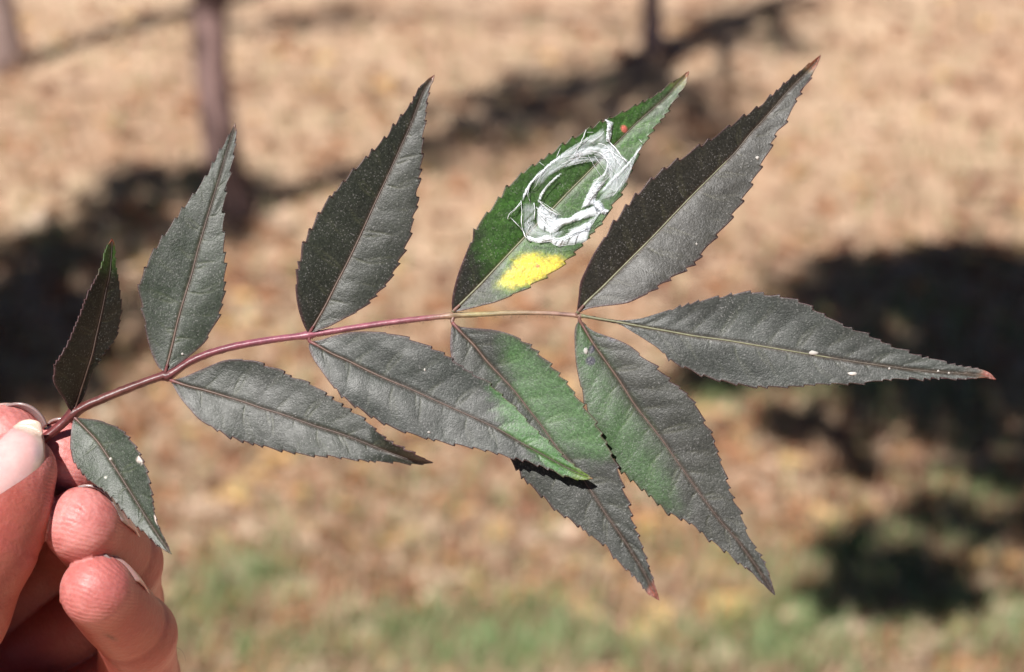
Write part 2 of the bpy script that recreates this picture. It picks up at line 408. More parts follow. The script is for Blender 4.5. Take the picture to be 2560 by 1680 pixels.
special = [(525, 1290, 1, .075), (560, 1250, 2, .06), (760, 1370, 1, .07), (800, 1340, 2, .055), (1090, 1450, 1, .06), (620, 1345, 1, .05), (1060, 1330, 1, .05), (1800, 1530, 2, .075), (1830, 1500, 2, .05),
           (1800, 1420, 2, .05), (1600, 1590, 2, .05), (1640, 1300, 2, .06), (1610, 1290, 0, .06), (660, 1650, 0, .055), (2250, 1620, 0, .06), (1710, 1620, 0, .05), (1810, 1640, 1, .06), (1400, 1330, 1, .05),
           (1270, 1480, 2, .04), (1470, 1480, 0, .05), (900, 1540, 3, .07), (720, 1540, 0, .06), (2160, 1560, 0, .045), (2280, 1420, 2, .045), (700, 590, 1, .09), (90, 580, 1, .1), (330, 560, 0, .09), (2120, 600, 1, .06),
           (2290, 1190, 3, .06), (2200, 1580, 3, .05), (1700, 1130, 0, .05), (1680, 1180, 3, .06), (520, 1480, 0, .05), (1110, 1270, 0, .06), (1430, 1120, 0, .06), (880, 1200, 0, .05), (1000, 1180, 3, .05), (640, 1190, 2, .05)]
for a in special: put_leaf(*a)
for k in range(262):
    py = 1680 - 1150 * random.random() ** 1.3; px = random.uniform(0, 2560)
    put_leaf(px, py, random.choices([0, 1, 2, 3], [5, 4, 2, 3])[0], random.uniform(.03, .058))
# the rest of the litter, too small to pick apart
for kind, n in ((0, 4000), (1, 2600), (2, 800), (3, 2600)):
    V, F = [], []; r = np.random.default_rng(40 + kind)
    for k in range(n):
        v, f = r.integers(0, 16), None
        me = protos[v]
        co = np.empty(len(me.vertices) * 3); me.vertices.foreach_get('co', co); co = co.reshape(-1, 3) * r.uniform(.02, .045)
        py = 1780 - 1150 * r.random() ** 1.25 if r.random() < .88 else r.uniform(0, 700)
        g = ground_at(r.uniform(-400, 2960), py); a = r.uniform(0, 6.28)
        if k >= n * .64: g = np.array([r.uniform(-3.5, 3.5), r.uniform(.9, 6.5), 0])     # the lawn around the view
        ca, sa = math.cos(a), math.sin(a)
        o = len(V)
        xy = np.stack([co[:, 0] * ca - co[:, 1] * sa + g[0], co[:, 0] * sa + co[:, 1] * ca + g[1], co[:, 2] + hill(g[0], g[1]) + .002], 1)
        V += list(xy); F += [tuple(i + o for i in p.vertices) for p in me.polygons]
    lab = ['small orange brown leaf litter', 'small pale tan leaf litter', 'small golden leaf litter', 'small dark russet leaf litter'][kind]
    tag(mesh_obj('leaf_litter', V, F, LEAF_MATS[kind][1]), lab + ' spread thinly over the lawn', 'leaf litter', kind='stuff')

# ------------------------------------------------------------------ grass
M_GREEN = mat_leafy('green_grass', (0.13, 0.24, 0.08), (0.38, 0.50, 0.24), True, 4, .5)
M_STRAW = mat_leafy('dry_grass', (0.36, 0.24, 0.15), (0.66, 0.50, 0.35), True, 6, .7)
def blades(spots, r):
    """spots: x, y, height, width; one bent three-quad blade each"""
    V, F = [], []
    for x, y, h, w in spots:
        a = r.uniform(0, 6.28); d = np.array([math.cos(a), math.sin(a), 0]); s = np.array([-d[1], d[0], 0]) * w / 2
        b = np.array([x, y, float(hill(x, y)) - .004]); k = r.uniform(.1, .8); o = len(V)
        for t, ww in ((0, 1), (.4, .9), (.75, .6), (1, .05)):
            p = b + np.array([0, 0, h * t * (1 - .25 * k * t)]) + d * h * k * t * t
            V += [p - s * ww, p + s * ww]
        for i in range(3): F.append((o + 2 * i, o + 2 * i + 1, o + 2 * i + 3, o + 2 * i + 2))
    return V, F
r = np.random.default_rng(77); spots = []
tufts = [(1180, 1640, 130, 60, 240), (1330, 1560, 110, 60, 240), (1080, 1560, 90, 40, 110), (1300, 1650, 160, 40, 240), (650, 1440, 70, 40, 130), (560, 1500, 80, 40, 110), (480, 1560, 60, 40, 90), (1460, 1590, 60, 40, 80), (1900, 1600, 140, 60, 300),
         (2050, 1520, 120, 60, 160), (1950, 1640, 120, 40, 200), (2250, 1420, 160, 70, 280), (2440, 1240, 120, 60, 220), (2130, 1390, 90, 50, 140), (2380, 1580, 160, 60, 200), (1870, 1440, 80, 40, 110), (2330, 1050, 160, 60, 220), (2050, 990, 160, 50, 160), (1780, 1000, 120, 50, 110),
         (2230, 850, 200, 60, 200), (870, 1620, 120, 50, 120), (730, 1640, 120, 40, 110), (1600, 1640, 120, 40, 110), (2500, 1600, 100, 60, 140), (1720, 1350, 100, 50, 60), (1000, 1300, 300, 80, 60), (170, 600, 150, 50, 90), (460, 480, 120, 40, 70), (2240, 700, 200, 50, 80), (100, 640, 100, 40, 60)]
for px, py, sx, sy, n in tufts:
    for k in range(int(n * 1.15)):
        g = ground_at(px + r.normal() * sx * .9, py + r.normal() * sy * .9)
        spots.append((g[0], g[1], r.uniform(.02, .055), r.uniform(.0016, .0032)))
for k in range(3500):
    g = ground_at(r.uniform(-200, 2760), 1760 - 1700 * r.random() ** 1.4); spots.append((g[0], g[1], r.uniform(.015, .05), r.uniform(.002, .004)))
for k in range(5000): spots.append((r.uniform(-3.5, 3.5), r.uniform(.9, 6.5), r.uniform(.015, .05), r.uniform(.002, .004)))
v, f = blades(spots, r)
tag(mesh_obj('green_grass', v, f, M_GREEN), 'sparse green grass tufts growing through the dry lawn', 'grass', kind='stuff')
spots = []
for k in range(26000):
    g = ground_at(r.uniform(-300, 2860), 1800 - 1800 * r.random() ** 1.1); spots.append((g[0], g[1], r.uniform(.015, .05), r.uniform(.002, .0045)))
for k in range(16000): spots.append((r.uniform(-3.5, 3.5), r.uniform(.9, 6.5), r.uniform(.015, .05), r.uniform(.002, .0045)))
v, f = blades(spots, r)
tag(mesh_obj('dry_grass', v, f, M_STRAW), 'short straw coloured dry grass covering the lawn', 'grass', kind='stuff')

# ------------------------------------------------------------------ compound leaf
C1, C2, C3, C4, C5, C6, C7, C8 = (0, 900, 2.0029), (100, 250, 2.2317), (650, 150, 2.082), (1100, 150, 2.4031), (1400, 100, 2.2314), (1400, 680, 2.0517), (1100, 750, 1.9522), (400, 750, 2.1636)
def px(c, pts): return [(c[0] + x / c[2], c[1] + y / c[2]) for x, y in pts]
DARK, GREY, GREEN, MID = (0.036, 0.030, 0.027), (0.050, 0.048, 0.046), (0.050, 0.125, 0.030), (0.040, 0.048, 0.034)
RED, YEL, TIPY = (0.42, 0.09, 0.045), (0.72, 0.56, 0.035), (0.35, 0.36, 0.08)

LEAFLETS = []
def leaflet(**k): LEAFLETS.append(k)
leaflet(key='U1', label='small, very dark leaflet', mid=px(C1, [(368, 262)]) + [(210, 949), (230, 886), (241, 837), (255, 775), (266, 720), (275, 680), (279, 631), (281, 597)],
        a=px(C1, [(368, 262), (345, 240), (325, 200), (290, 150), (268, 100), (275, 30)]) + px(C2, [(85, 1475), (120, 1420), (160, 1350), (185, 1290), (235, 1170), (265, 1085), (310, 1000), (345, 920), (370, 830), (405, 775)]),
        b=px(C1, [(368, 262), (385, 240), (415, 195), (440, 130), (470, 50), (505, 0)]) + px(C2, [(330, 1450), (380, 1390), (425, 1330), (440, 1270), (455, 1195), (458, 1150), (450, 1090), (440, 1000), (425, 920), (418, 815), (405, 775)]),
        z0=2, zt=0.0, sa=1.15, sb=-.95, base=(0.018, 0.020, 0.014), tip=(0.28, 0.05, 0.035), tipy=(0.06, 0.13, 0.025), tipl=.05, tipyl=.24, teeth=22)
leaflet(key='U2', label='broad grey leaflet leaning upright', mid=px(C2, [(700, 1518), (735, 1380), (770, 1230), (810, 1090), (850, 960), (880, 840), (915, 720), (950, 600), (990, 470), (1030, 330), (1070, 200), (1088, 128)]),
        a=px(C2, [(700, 1518), (660, 1490), (625, 1420), (600, 1340), (580, 1240), (565, 1150), (550, 1070), (552, 1020), (575, 970), (610, 880), (670, 780), (735, 690), (790, 610), (870, 505), (935, 405), (990, 300), (1040, 220), (1070, 165), (1088, 128)]),
        b=px(C2, [(700, 1518), (740, 1495), (800, 1455), (870, 1400), (930, 1340), (975, 1260), (1005, 1185), (1025, 1110), (1033, 1030), (1035, 940), (1030, 840), (1028, 750), (1025, 650), (1030, 555), (1045, 470), (1068, 380), (1085, 280), (1095, 190), (1088, 128)]),
        z0=2, zt=-0.16, sa=-0.08, sb=0.16, base=MID, tip=(0.2, 0.07, 0.05), tipy=MID, tipl=.03, tipyl=.04, teeth=45)
leaflet(key='U3', label='dark bronze leaflet with a curved tip', mid=px(C3, [(255, 1425), (300, 1350), (345, 1270), (400, 1160), (455, 1055), (510, 940), (560, 830), (610, 720), (660, 615), (705, 515), (745, 425), (785, 335), (825, 225), (850, 165), (885, 110), (908, 78)]),
        a=px(C3, [(255, 1425), (235, 1395), (210, 1330), (195, 1270), (185, 1190), (190, 1110), (205, 1030), (225, 955), (275, 855), (325, 765), (385, 690), (460, 600), (540, 520), (590, 465), (650, 405), (705, 330), (740, 285), (785, 228), (825, 150), (870, 105), (908, 78)]),
        b=px(C3, [(255, 1425), (310, 1405), (370, 1382), (440, 1345), (510, 1310), (570, 1265), (620, 1210), (675, 1150), (715, 1075), (760, 980), (785, 905), (800, 820), (825, 740), (818, 690), (830, 635), (838, 570), (845, 510), (848, 420), (860, 315), (868, 235), (882, 150), (900, 105), (908, 78)]),
        z0=2, zt=-0.08, sa=0.32, sb=0.2, base=(0.036, 0.036, 0.029), tip=(0.28, 0.09, 0.07), tipy=(0.2, 0.17, 0.1), tipl=.045, tipyl=.06, teeth=38)
leaflet(key='U4', label='green leaflet with a bright yellow patch', mid=px(C4, [(75, 1515), (150, 1440), (250, 1340), (330, 1255), (400, 1180), (470, 1105), (560, 1010), (680, 890), (780, 785), (900, 665), (1000, 560), (1080, 480), (1180, 380), (1270, 300), (1360, 220), (1440, 130), (1495, 68)]),
        a=px(C4, [(75, 1515), (72, 1450), (85, 1370), (110, 1280), (140, 1200), (180, 1100), (210, 1020), (240, 970), (290, 910), (345, 840), (400, 765), (465, 705), (520, 655), (580, 620), (670, 555), (760, 490), (880, 420), (970, 370), (1080, 320), (1190, 265), (1300, 205), (1370, 150), (1440, 110), (1495, 68)]),
        b=px(C4, [(75, 1515), (150, 1500), (250, 1475), (330, 1455), (420, 1420), (520, 1375), (620, 1315), (700, 1265), (760, 1210), (830, 1140), (890, 1070), (940, 1020), (990, 960), (1030, 890), (1060, 850), (1110, 770), (1150, 660), (1180, 610), (1200, 560), (1240, 480), (1275, 435), (1310, 380), (1365, 320), (1410, 240), (1465, 170), (1485, 110), (1495, 68)]),
        z0=2, zt=-0.1, sa=0.26, sb=0.3, base=(0.034, 0.030, 0.026), tip=(0.32, 0.085, 0.06), tipy=(0.2, 0.18, 0.06), tipl=.035, tipyl=.075, teeth=42,
        blobs=[('line', C4, (240, 960), (300, 1300), 170, (0.034, 0.092, 0.016)), ('poly', C4, [(425, 1195), (520, 1172), (640, 1180), (760, 1190), (730, 1255), (640, 1325), (540, 1375), (420, 1395), (330, 1375), (305, 1340), (375, 1262)], 90, (.16, .22, .02)), ('poly', C4, [(445, 1215), (520, 1192), (640, 1198), (735, 1205), (705, 1255), (630, 1310), (540, 1352), (420, 1372), (350, 1358), (335, 1335), (395, 1272)], 55, YEL), ('ell', C4, (470, 1300), (90, 16), -.45, .5, (.45, .42, .03)), ('ell', C4, (610, 1270), (70, 14), -.4, .4, (.6, .36, .03)), ('ell', C4, (380, 1350), (40, 24), -.4, .6, (.4, .45, .03)),
               ('ell', C4, (250, 1440), (180, 60), -0.6, 0.6, (0.045, 0.06, 0.03)), ('ell', C4, (1330, 260), (190, 60), -.78, .7, (0.06, 0.075, 0.055)), ('ell', C4, (1150, 430), (120, 80), -.78, .5, (0.05, 0.12, 0.03)),
               ('dot', C4, (1107, 415), (17, 24), -.5, (0.5, 0.13, 0.1)), ('dot', C4, (587, 1237), (9, 16), -.3, (0.55, 0.18, 0.05)), ('dot', C4, (540, 1300), (5, 5), 0, (.4, .2, .03)), ('dot', C4, (650, 1250), (6, 5), 0, (.4, .2, .03)), ('dot', C4, (470, 1230), (5, 6), 0, (.35, .25, .03)), ('dot', C4, (690, 1215), (5, 6), 0, (.4, .2, .03)), ('dot', C4, (600, 1290), (5, 4), 0, (.4, .2, .03))])
leaflet(key='U5', label='long dark bronze leaflet with a pale lower half', mid=px(C5, [(95, 1525), (150, 1460), (230, 1385), (320, 1295), (420, 1195), (520, 1095), (620, 990), (720, 885), (820, 785), (900, 705), (980, 625), (1060, 525), (1130, 450), (1220, 345), (1290, 265), (1370, 185), (1420, 130), (1455, 85)]),
        a=px(C5, [(95, 1525), (105, 1430), (115, 1350), (150, 1270), (190, 1190), (240, 1110), (285, 1035), (360, 940), (440, 845), (540, 750), (620, 690), (710, 635), (820, 565), (930, 490), (1015, 430), (1110, 370), (1175, 315), (1260, 235), (1325, 185), (1390, 135), (1455, 85)]),
        b=px(C5, [(95, 1525), (150, 1500), (230, 1485), (300, 1478), (380, 1465), (460, 1430), (530, 1395), (575, 1360), (640, 1320), (700, 1285), (765, 1235), (830, 1145), (880, 1090), (930, 1030), (1000, 925), (1040, 860), (1080, 785), (1130, 690), (1170, 610), (1210, 520), (1270, 445), (1310, 350), (1385, 230), (1415, 180), (1455, 85)]),
        z0=2, zt=-0.1, zc=-30, sa=0.36, sb=0.36, base=(0.036, 0.030, 0.025), tip=(0.28, 0.06, 0.04), tipy=(0.25, 0.2, 0.09), tipl=.05, tipyl=.07, teeth=50)
leaflet(key='T', label='long grey end leaflet', mid=px(C6, [(110, 224), (200, 240), (290, 255), (420, 280), (560, 305), (700, 330), (850, 350), (1000, 375), (1150, 400), (1300, 425), (1450, 450), (1650, 480), (1850, 505), (2050, 520), (2150, 530), (2235, 550)]),
        a=px(C6, [(110, 220), (200, 233), (290, 247), (400, 240), (490, 215), (600, 180), (700, 150), (780, 130), (850, 120), (920, 103), (1010, 102), (1090, 118), (1170, 130), (1260, 160), (1330, 205), (1400, 240), (1460, 275), (1560, 310), (1640, 350), (1700, 375), (1780, 405), (1850, 430), (1930, 445), (2010, 470), (2130, 492), (2200, 515), (2235, 550)]),
        b=px(C6, [(110, 228), (200, 246), (290, 262), (360, 300), (440, 350), (500, 390), (550, 440), (600, 475), (690, 515), (800, 555), (900, 575), (980, 590), (1090, 592), (1210, 588), (1320, 578), (1430, 575), (1540, 573), (1610, 560), (1690, 552), (1770, 548), (1850, 550), (1950, 545), (2050, 550), (2120, 545), (2180, 540), (2235, 550)]),
        z0=0, zt=0.16, sa=-0.22, sb=0.24, base=(0.043, 0.044, 0.042), tip=(0.32, 0.085, 0.08), tipy=(0.2, 0.12, 0.07), tipl=.045, tipyl=.075, teeth=40)
leaflet(key='L1', label='small greyish green leaflet touching the fingertips', mid=px(C1, [(370, 285), (430, 345), (490, 410), (545, 490), (590, 560), (640, 640), (690, 720), (740, 800), (800, 890), (858, 972)]),
        a=px(C1, [(370, 285), (420, 292), (490, 300), (550, 320), (610, 350), (660, 405), (700, 470), (735, 550), (755, 640), (770, 740), (785, 810), (820, 890), (858, 972)]),
        b=px(C1, [(370, 285), (355, 360), (352, 450), (370, 510), (405, 560), (445, 605), (500, 640), (560, 690), (610, 750), (670, 820), (740, 880), (790, 930), (858, 972)]),
        z0=4, zt=.42, sa=-.02, sb=.10, base=(0.045, 0.058, 0.038), tip=(0.12, 0.09, 0.05), tipy=(0.06, 0.06, 0.04), tipl=.03, tipyl=.04, teeth=26,
        blobs=[('dot', C1, (697, 500), (10, 26), -.5, (.7, .6, .55)), ('dot', C1, (553, 496), (7, 7), 0, (.75, .7, .5)), ('dot', C1, (529, 587), (6, 6), 0, (.7, .7, .6)), ('dot', C1, (780, 800), (5, 26), -.3, (.6, .5, .45))])
leaflet(key='L2', label='dark grey leaflet with a twisted black tip', mid=px(C8, [(60, 435), (150, 465), (250, 490), (350, 520), (450, 550), (550, 585), (650, 615), (750, 650), (850, 685), (950, 715), (1050, 750), (1150, 790), (1250, 828), (1360, 865), (1475, 883)]),
        a=px(C8, [(60, 435), (130, 415), (200, 385), (270, 355), (350, 325), (440, 318), (505, 325), (570, 350), (640, 372), (710, 412), (775, 432), (870, 485), (970, 555), (1040, 600), (1090, 630), (1155, 690), (1220, 750), (1300, 795), (1370, 830), (1420, 860), (1475, 883)]),
        b=px(C8, [(60, 435), (75, 470), (110, 530), (160, 590), (210, 645), (280, 690), (370, 740), (460, 770), (560, 795), (650, 815), (730, 830), (850, 848), (910, 845), (1020, 862), (1090, 868), (1180, 878), (1270, 880), (1370, 891), (1475, 883)]),
        z0=2, zt=0.2, sa=-0.22, sb=0.26, base=(0.036, 0.038, 0.032), tip=(0.03, 0.028, 0.024), tipy=(0.034, 0.034, 0.028), tipl=.02, tipyl=.03, teeth=40, twist=(.74, 3.2))
leaflet(key='L3', label='long grey leaflet turning green towards its tip', mid=px(C8, [(810, 225), (850, 245), (930, 290), (1020, 330), (1120, 380), (1230, 430), (1340, 475), (1450, 525), (1550, 570), (1650, 615), (1750, 660), (1850, 710), (1950, 770), (2050, 825), (2150, 880), (2250, 930), (2340, 965)]),
        a=px(C8, [(810, 225), (870, 215), (950, 190), (1040, 172), (1150, 170), (1260, 180), (1375, 215), (1460, 255), (1540, 290), (1620, 350), (1700, 400), (1770, 440), (1880, 540), (1950, 605), (2000, 665), (2110, 770), (2190, 855), (2270, 915), (2340, 965)]),
        b=px(C8, [(810, 225), (805, 260), (830, 320), (870, 380), (920, 450), (970, 510), (1030, 560), (1090, 600), (1190, 660), (1290, 705), (1410, 740), (1520, 770), (1640, 790), (1780, 820), (1880, 850), (2000, 880), (2100, 915), (2180, 950), (2280, 972), (2340, 965)]),
        z0=2, zt=0.2, sa=-0.22, sb=0.24, base=(0.044, 0.046, 0.044), tip=(0.32, 0.085, 0.06), tipy=(0.13, 0.22, 0.03), tipl=.03, tipyl=.09, teeth=42,
        blobs=[('line', C8, (1660, 360), (2000, 800), 120, (0.034, 0.115, 0.021))])
leaflet(key='L4', label='leaflet green along one side, grey at its end', mid=px(C7, [(60, 110), (110, 165), (170, 225), (230, 300), (300, 375), (360, 440), (430, 530), (500, 620), (570, 720), (650, 810), (730, 920), (800, 1030), (870, 1130), (930, 1220), (990, 1320), (1030, 1395), (1070, 1465)]),
        a=px(C7, [(60, 110), (100, 130), (180, 138), (260, 145), (340, 165), (420, 205), (490, 265), (545, 320), (600, 380), (640, 430), (690, 500), (740, 565), (790, 655), (840, 755), (870, 820), (890, 900), (925, 1000), (940, 1075), (965, 1140), (1000, 1240), (1025, 1320), (1045, 1380), (1070, 1465)]),
        b=px(C7, [(60, 110), (52, 160), (50, 250), (70, 330), (110, 420), (170, 520), (230, 620), (290, 720), (350, 790), (420, 890), (500, 960), (560, 1025), (610, 1060), (680, 1105), (740, 1160), (800, 1195), (860, 1270), (925, 1330), (980, 1390), (1010, 1430), (1070, 1465)]),
        z0=7, zt=0.22, sa=-0.03, sb=0.06, base=(0.042, 0.041, 0.037), tip=(0.32, 0.085, 0.07), tipy=(0.1, 0.06, 0.04), tipl=.05, tipyl=.07, teeth=42,
        blobs=[('poly', C7, [(330, 120), (620, 330), (900, 760), (740, 800), (600, 720), (470, 560), (330, 400), (290, 300)], 170, (0.055, 0.115, 0.042))])
leaflet(key='L5', label='broad leaflet green along its inner edge with two black spots', mid=px(C7, [(680, 95), (740, 200), (810, 300), (880, 400), (950, 510), (1020, 600), (1090, 690), (1160, 790), (1230, 890), (1290, 975), (1370, 1080), (1450, 1170), (1530, 1280), (1590, 1370), (1635, 1440)]),
        a=px(C7, [(680, 95), (740, 145), (800, 170), (870, 195), (930, 225), (1000, 280), (1075, 340), (1130, 395), (1200, 450), (1255, 515), (1290, 590), (1330, 660), (1355, 740), (1385, 820), (1415, 920), (1440, 980), (1465, 1030), (1490, 1105), (1525, 1185), (1580, 1270), (1610, 1350), (1635, 1440)]),
        b=px(C7, [(680, 95), (658, 140), (657, 230), (665, 320), (685, 420), (705, 500), (725, 560), (790, 680), (830, 760), (880, 830), (940, 890), (1000, 935), (1050, 985), (1110, 1040), (1160, 1060), (1240, 1105), (1310, 1170), (1370, 1210), (1440, 1270), (1520, 1330), (1580, 1390), (1635, 1440)]),
        z0=-6, zt=0.22, sa=0.06, sb=0.05, base=(0.040, 0.037, 0.032), tip=(0.06, 0.04, 0.04), tipy=(0.05, 0.04, 0.04), tipl=.03, tipyl=.06, teeth=44,
        blobs=[('poly', C7, [(640, 80), (700, 130), (860, 420), (1060, 720), (1120, 860), (1130, 1010), (1000, 1000), (850, 850), (700, 600), (640, 300)], 190, (0.040, 0.09, 0.028)),
               ('dot', C7, (735, 297), (24, 22), 0, (.015, .015, .03)), ('dot', C7, (740, 240), (14, 22), .4, (.02, .02, .035)), ('dot', C7, (712, 248), (8, 14), -.3, (.85, .85, .85)), ('dot', C7, (838, 190), (22, 14), .3, (.05, .05, .06))])

root = empty('compound_leaf', at(182.0, 1027.0), 'bronze green compound leaf of eleven toothed leaflets held in fingertips', 'leaf')

def smooth01(x): x = np.clip(x, 0, 1); return x * x * (3 - 2 * x)
def poly_dist(P, Q):
    """signed distance (+ inside) of points P to polygon Q"""
    Q = np.array(Q); d = np.full(len(P), 1e9); ins = np.zeros(len(P), bool)
    for i in range(len(Q)):
        a, b = Q[i], Q[(i + 1) % len(Q)]; e = b - a
        t = np.clip(((P - a) @ e) / (e @ e), 0, 1); d = np.minimum(d, np.linalg.norm(P - a - t[:, None] * e, axis=1))
        c = ((a[1] > P[:, 1]) != (b[1] > P[:, 1])) & (P[:, 0] < (b[0] - a[0]) * (P[:, 1] - a[1]) / (b[1] - a[1] + 1e-9) + a[0]); ins ^= c
    return np.where(ins, d, -d)

HEIGHT = {}
def wobble(P, f, seed):
    r = np.random.default_rng(seed); o = 0
    for k in range(5):
        a = r.uniform(0, 6.28); q = f * r.uniform(.6, 1.8); o = o + np.sin((P[:, 0] * math.cos(a) + P[:, 1] * math.sin(a)) * q + r.uniform(0, 6.28))
    return o / 2.5

def build_leaflet(k, seed):
    N, Cn = 300, 18
    r = np.random.default_rng(seed)
    mid = resample(k['mid'], N); A = resample(k['a'], N); B = resample(k['b'], N)
    L = np.linalg.norm(np.diff(mid, axis=0), axis=1).sum(); t = np.linspace(0, 1, N)
    def serrate(E, side):
        s = np.r_[0, np.cumsum(np.linalg.norm(np.diff(E, axis=0), axis=1))]
        tan = np.gradient(E, axis=0); tan /= np.linalg.norm(tan, axis=1)[:, None] + 1e-9
        nrm = np.stack([tan[:, 1], -tan[:, 0]], 1)
        sg = np.sign(((E - mid) * nrm).sum(1)); sg = np.sign(np.median(sg)) or 1
        pos = [s[-1] * r.uniform(.16, .26)]
        while pos[-1] < s[-1] * .95: pos.append(pos[-1] + k['teeth'] * r.uniform(.55, 1.5) * (1 - .25 * pos[-1] / s[-1]))
        off = np.zeros(N); along = np.zeros(N)
        for a, b in zip(pos[:-1], pos[1:]):
            m = (s >= a) & (s < b); q = (s[m] - a) / (b - a); h = min(9.5, k['teeth'] * r.uniform(.11, .25))
            off[m] = h * (q ** 1.7 - .42); along[m] = h * .35 * q ** 4
        off *= np.clip((1 - t) / .08, 0, 1)
        return nrm * sg * off[:, None] + tan * along[:, None]
    dA = serrate(A, 0); dB = serrate(B, 1)
    s1 = np.linspace(0, 1, Cn) ** 1.1
    s1[-4:] = [s1[-4], .93, .975, 1.0]; tf = lambda q: smooth01((q - .86) / .14)
    rows = [A * q + mid * (1 - q) + dA * tf(q) for q in s1[::-1]] + [B * q + mid * (1 - q) + dB * tf(q) for q in s1[1:]]
    rows0 = [A * q + mid * (1 - q) for q in s1[::-1]] + [B * q + mid * (1 - q) for q in s1[1:]]
    S_ = np.r_[-s1[::-1], s1[1:]]
    G = np.stack(rows, 1); W = 2 * Cn - 1                     # N x W x 2
    T = np.repeat(t[:, None], W, 1); Sg = np.repeat(S_[None], N, 0)
    dist = np.linalg.norm(np.stack(rows0, 1) - mid[:, None], axis=2)
    P = G.reshape(-1, 2)
    z = k['z0'] + k['zt'] * L * T + k.get('zc', 0) * T ** 2
    slope = np.where(Sg < 0, k['sa'], k['sb'])
    if 'twist' in k:
        t0, amt = k['twist']; tw = smooth01((T - t0) / (1 - t0)) * amt
        slope = slope + np.where(Sg < 0, tw, -tw * .35)
    hw = dist / (dist.max() + 1e-9)
    z = z + slope * dist - np.sign(slope) * 0.10 * dist * hw
    z = z + (wobble(P, .012, seed) * 4.4).reshape(N, W) * np.minimum(hw * 1.6, 1) + (wobble(P, .035, seed + 50) * 1.1).reshape(N, W) * hw
    # side veins: thin grooves running forward from the midrib
    nv = int(L / 62); ph = (T * 1.0 - 0.085 * np.abs(Sg) ** 1.25) * nv + r.uniform(0, 1) + 0.18 * np.sign(Sg)
    ph = ph + .12 * np.sin(Sg * 4 + 2 * np.floor(ph))
    vd = np.abs(ph - np.round(ph)) / nv * L
    vein = np.exp(-(vd / 2.6) ** 2) * np.clip(1.15 - np.abs(Sg), 0, 1) * np.clip(np.abs(Sg) * 6, 0, 1) * np.clip((1 - T) * 5, 0, 1)
    z = z - vein * 1.1 - 0.6 * np.cos(2 * np.pi * ph) * np.clip(np.abs(Sg) * 2.2, 0, 1) * np.clip(1.1 - np.abs(Sg), 0, 1) * np.clip((1 - T) * 4, 0, 1) * np.clip(T * 6, 0, 1)
    mg = np.exp(-(dist / 4.5) ** 2); z = z - mg * 2.2
    # colours
    n = len(P); col = np.tile(np.array(k['base']) * np.array([.58, .68, .58]), (n, 1))
    blotch = (wobble(P, .02, seed + 9) * .5 + wobble(P, .06, seed + 19) * .3)
    col = col * (1 + .18 * blotch[:, None])
    def put(w, c):
        nonlocal col; w = np.clip(w, 0, 1)[:, None]; col = col * (1 - w) + np.array(c) * w
    cid = (np.floor(ph).astype(int) * 2 + (Sg > 0)).ravel(); rnd = np.random.default_rng(seed + 77).normal(size=400)
    jit = wobble(P, .05, seed + 3) * 6 + wobble(P, .16, seed + 5) * 4 + rnd[cid % 400] * 11 + wobble(P, .4, seed + 6) * 2.5
    for b in k.get('blobs', []):
        c = b[1]; cv = lambda p: np.array([c[0] + p[0] / c[2], c[1] + p[1] / c[2]])
        if b[0] == 'poly':
            put(smooth01((poly_dist(P, [cv(p) for p in b[2]]) + jit) / (b[3] / c[2]) + .5), b[4])
        elif b[0] == 'line':      # tip side of a line across the leaflet
            a0, a1 = cv(b[2]), cv(b[3]); e = a1 - a0; e /= np.linalg.norm(e); q = (P - a0) @ np.array([-e[1], e[0]]); q = q * np.sign((np.array(k['mid'][-1]) - a0) @ np.array([-e[1], e[0]]))
            put(smooth01((q + jit * 1.6) / (b[4] / c[2]) + .5), b[5])
        elif b[0] == 'ell':
            d = (P - cv(b[2])) * c[2]; ca, sa = math.cos(b[4]), math.sin(b[4]); d = np.stack([d[:, 0] * ca + d[:, 1] * sa, -d[:, 0] * sa + d[:, 1] * ca], 1) / np.array(b[3])
            put(np.exp(-(d ** 2).sum(1)) * b[5], b[6])
        elif b[0] == 'dot':
            d = (P - cv(b[2])) * c[2]; ca, sa = math.cos(b[4]), math.sin(b[4]); d = np.stack([d[:, 0] * ca + d[:, 1] * sa, -d[:, 0] * sa + d[:, 1] * ca], 1) / np.array(b[3])
            put(smooth01((1.25 - np.linalg.norm(d, axis=1)) / .5), b[5])
    vv = vein.ravel() * 1.0; lum = col.mean(1, keepdims=True)
    col = col * (1 - .7 * vv[:, None]) + (col * 1.3 + np.array([.035, .035, .016])) * .7 * vv[:, None]
    put(mg.ravel() * .5, (.09, .05, .035))
    edge = np.exp(-((1 - np.abs(Sg)) * dist.max() * np.sin(np.pi * np.clip(T, .03, .97)) / 2.6) ** 2).ravel()
    if k['key'] == 'U4': col *= (1 + .16 * wobble(P, .3, seed + 31) + .12 * wobble(P, .11, seed + 32))[:, None].clip(.6, 1.4)
    put(edge * .75, (.085, .035, .04))
    tt = T.ravel() + .012 * wobble(P, .09, seed + 4)
    put(smooth01((tt - (1 - k['tipyl'])) / (.12 if k['key'] == 'U1' else .06)) * .9, np.array(k['tipy']) * .75); put(smooth01((tt - (1 - k['tipl'])) / .035) * .9, np.array(k['tip']) * np.array([.72, .85, .7]))
    Z = z.ravel()
    HEIGHT[k['key']] = (P.copy(), Z.copy())
    V = at(P[:, 0], P[:, 1], Z)
    F = [(i * W + j, i * W + j + 1, (i + 1) * W + j + 1, (i + 1) * W + j) for i in range(N - 1) for j in range(W - 1)]
    # faces must turn their upper side to the camera
    v0, v1, v3 = V[F[len(F) // 2 + 8][0]], V[F[len(F) // 2 + 8][1]], V[F[len(F) // 2 + 8][3]]
    if np.cross(v1 - v0, v3 - v0) @ FW > 0: F = [f[::-1] for f in F]
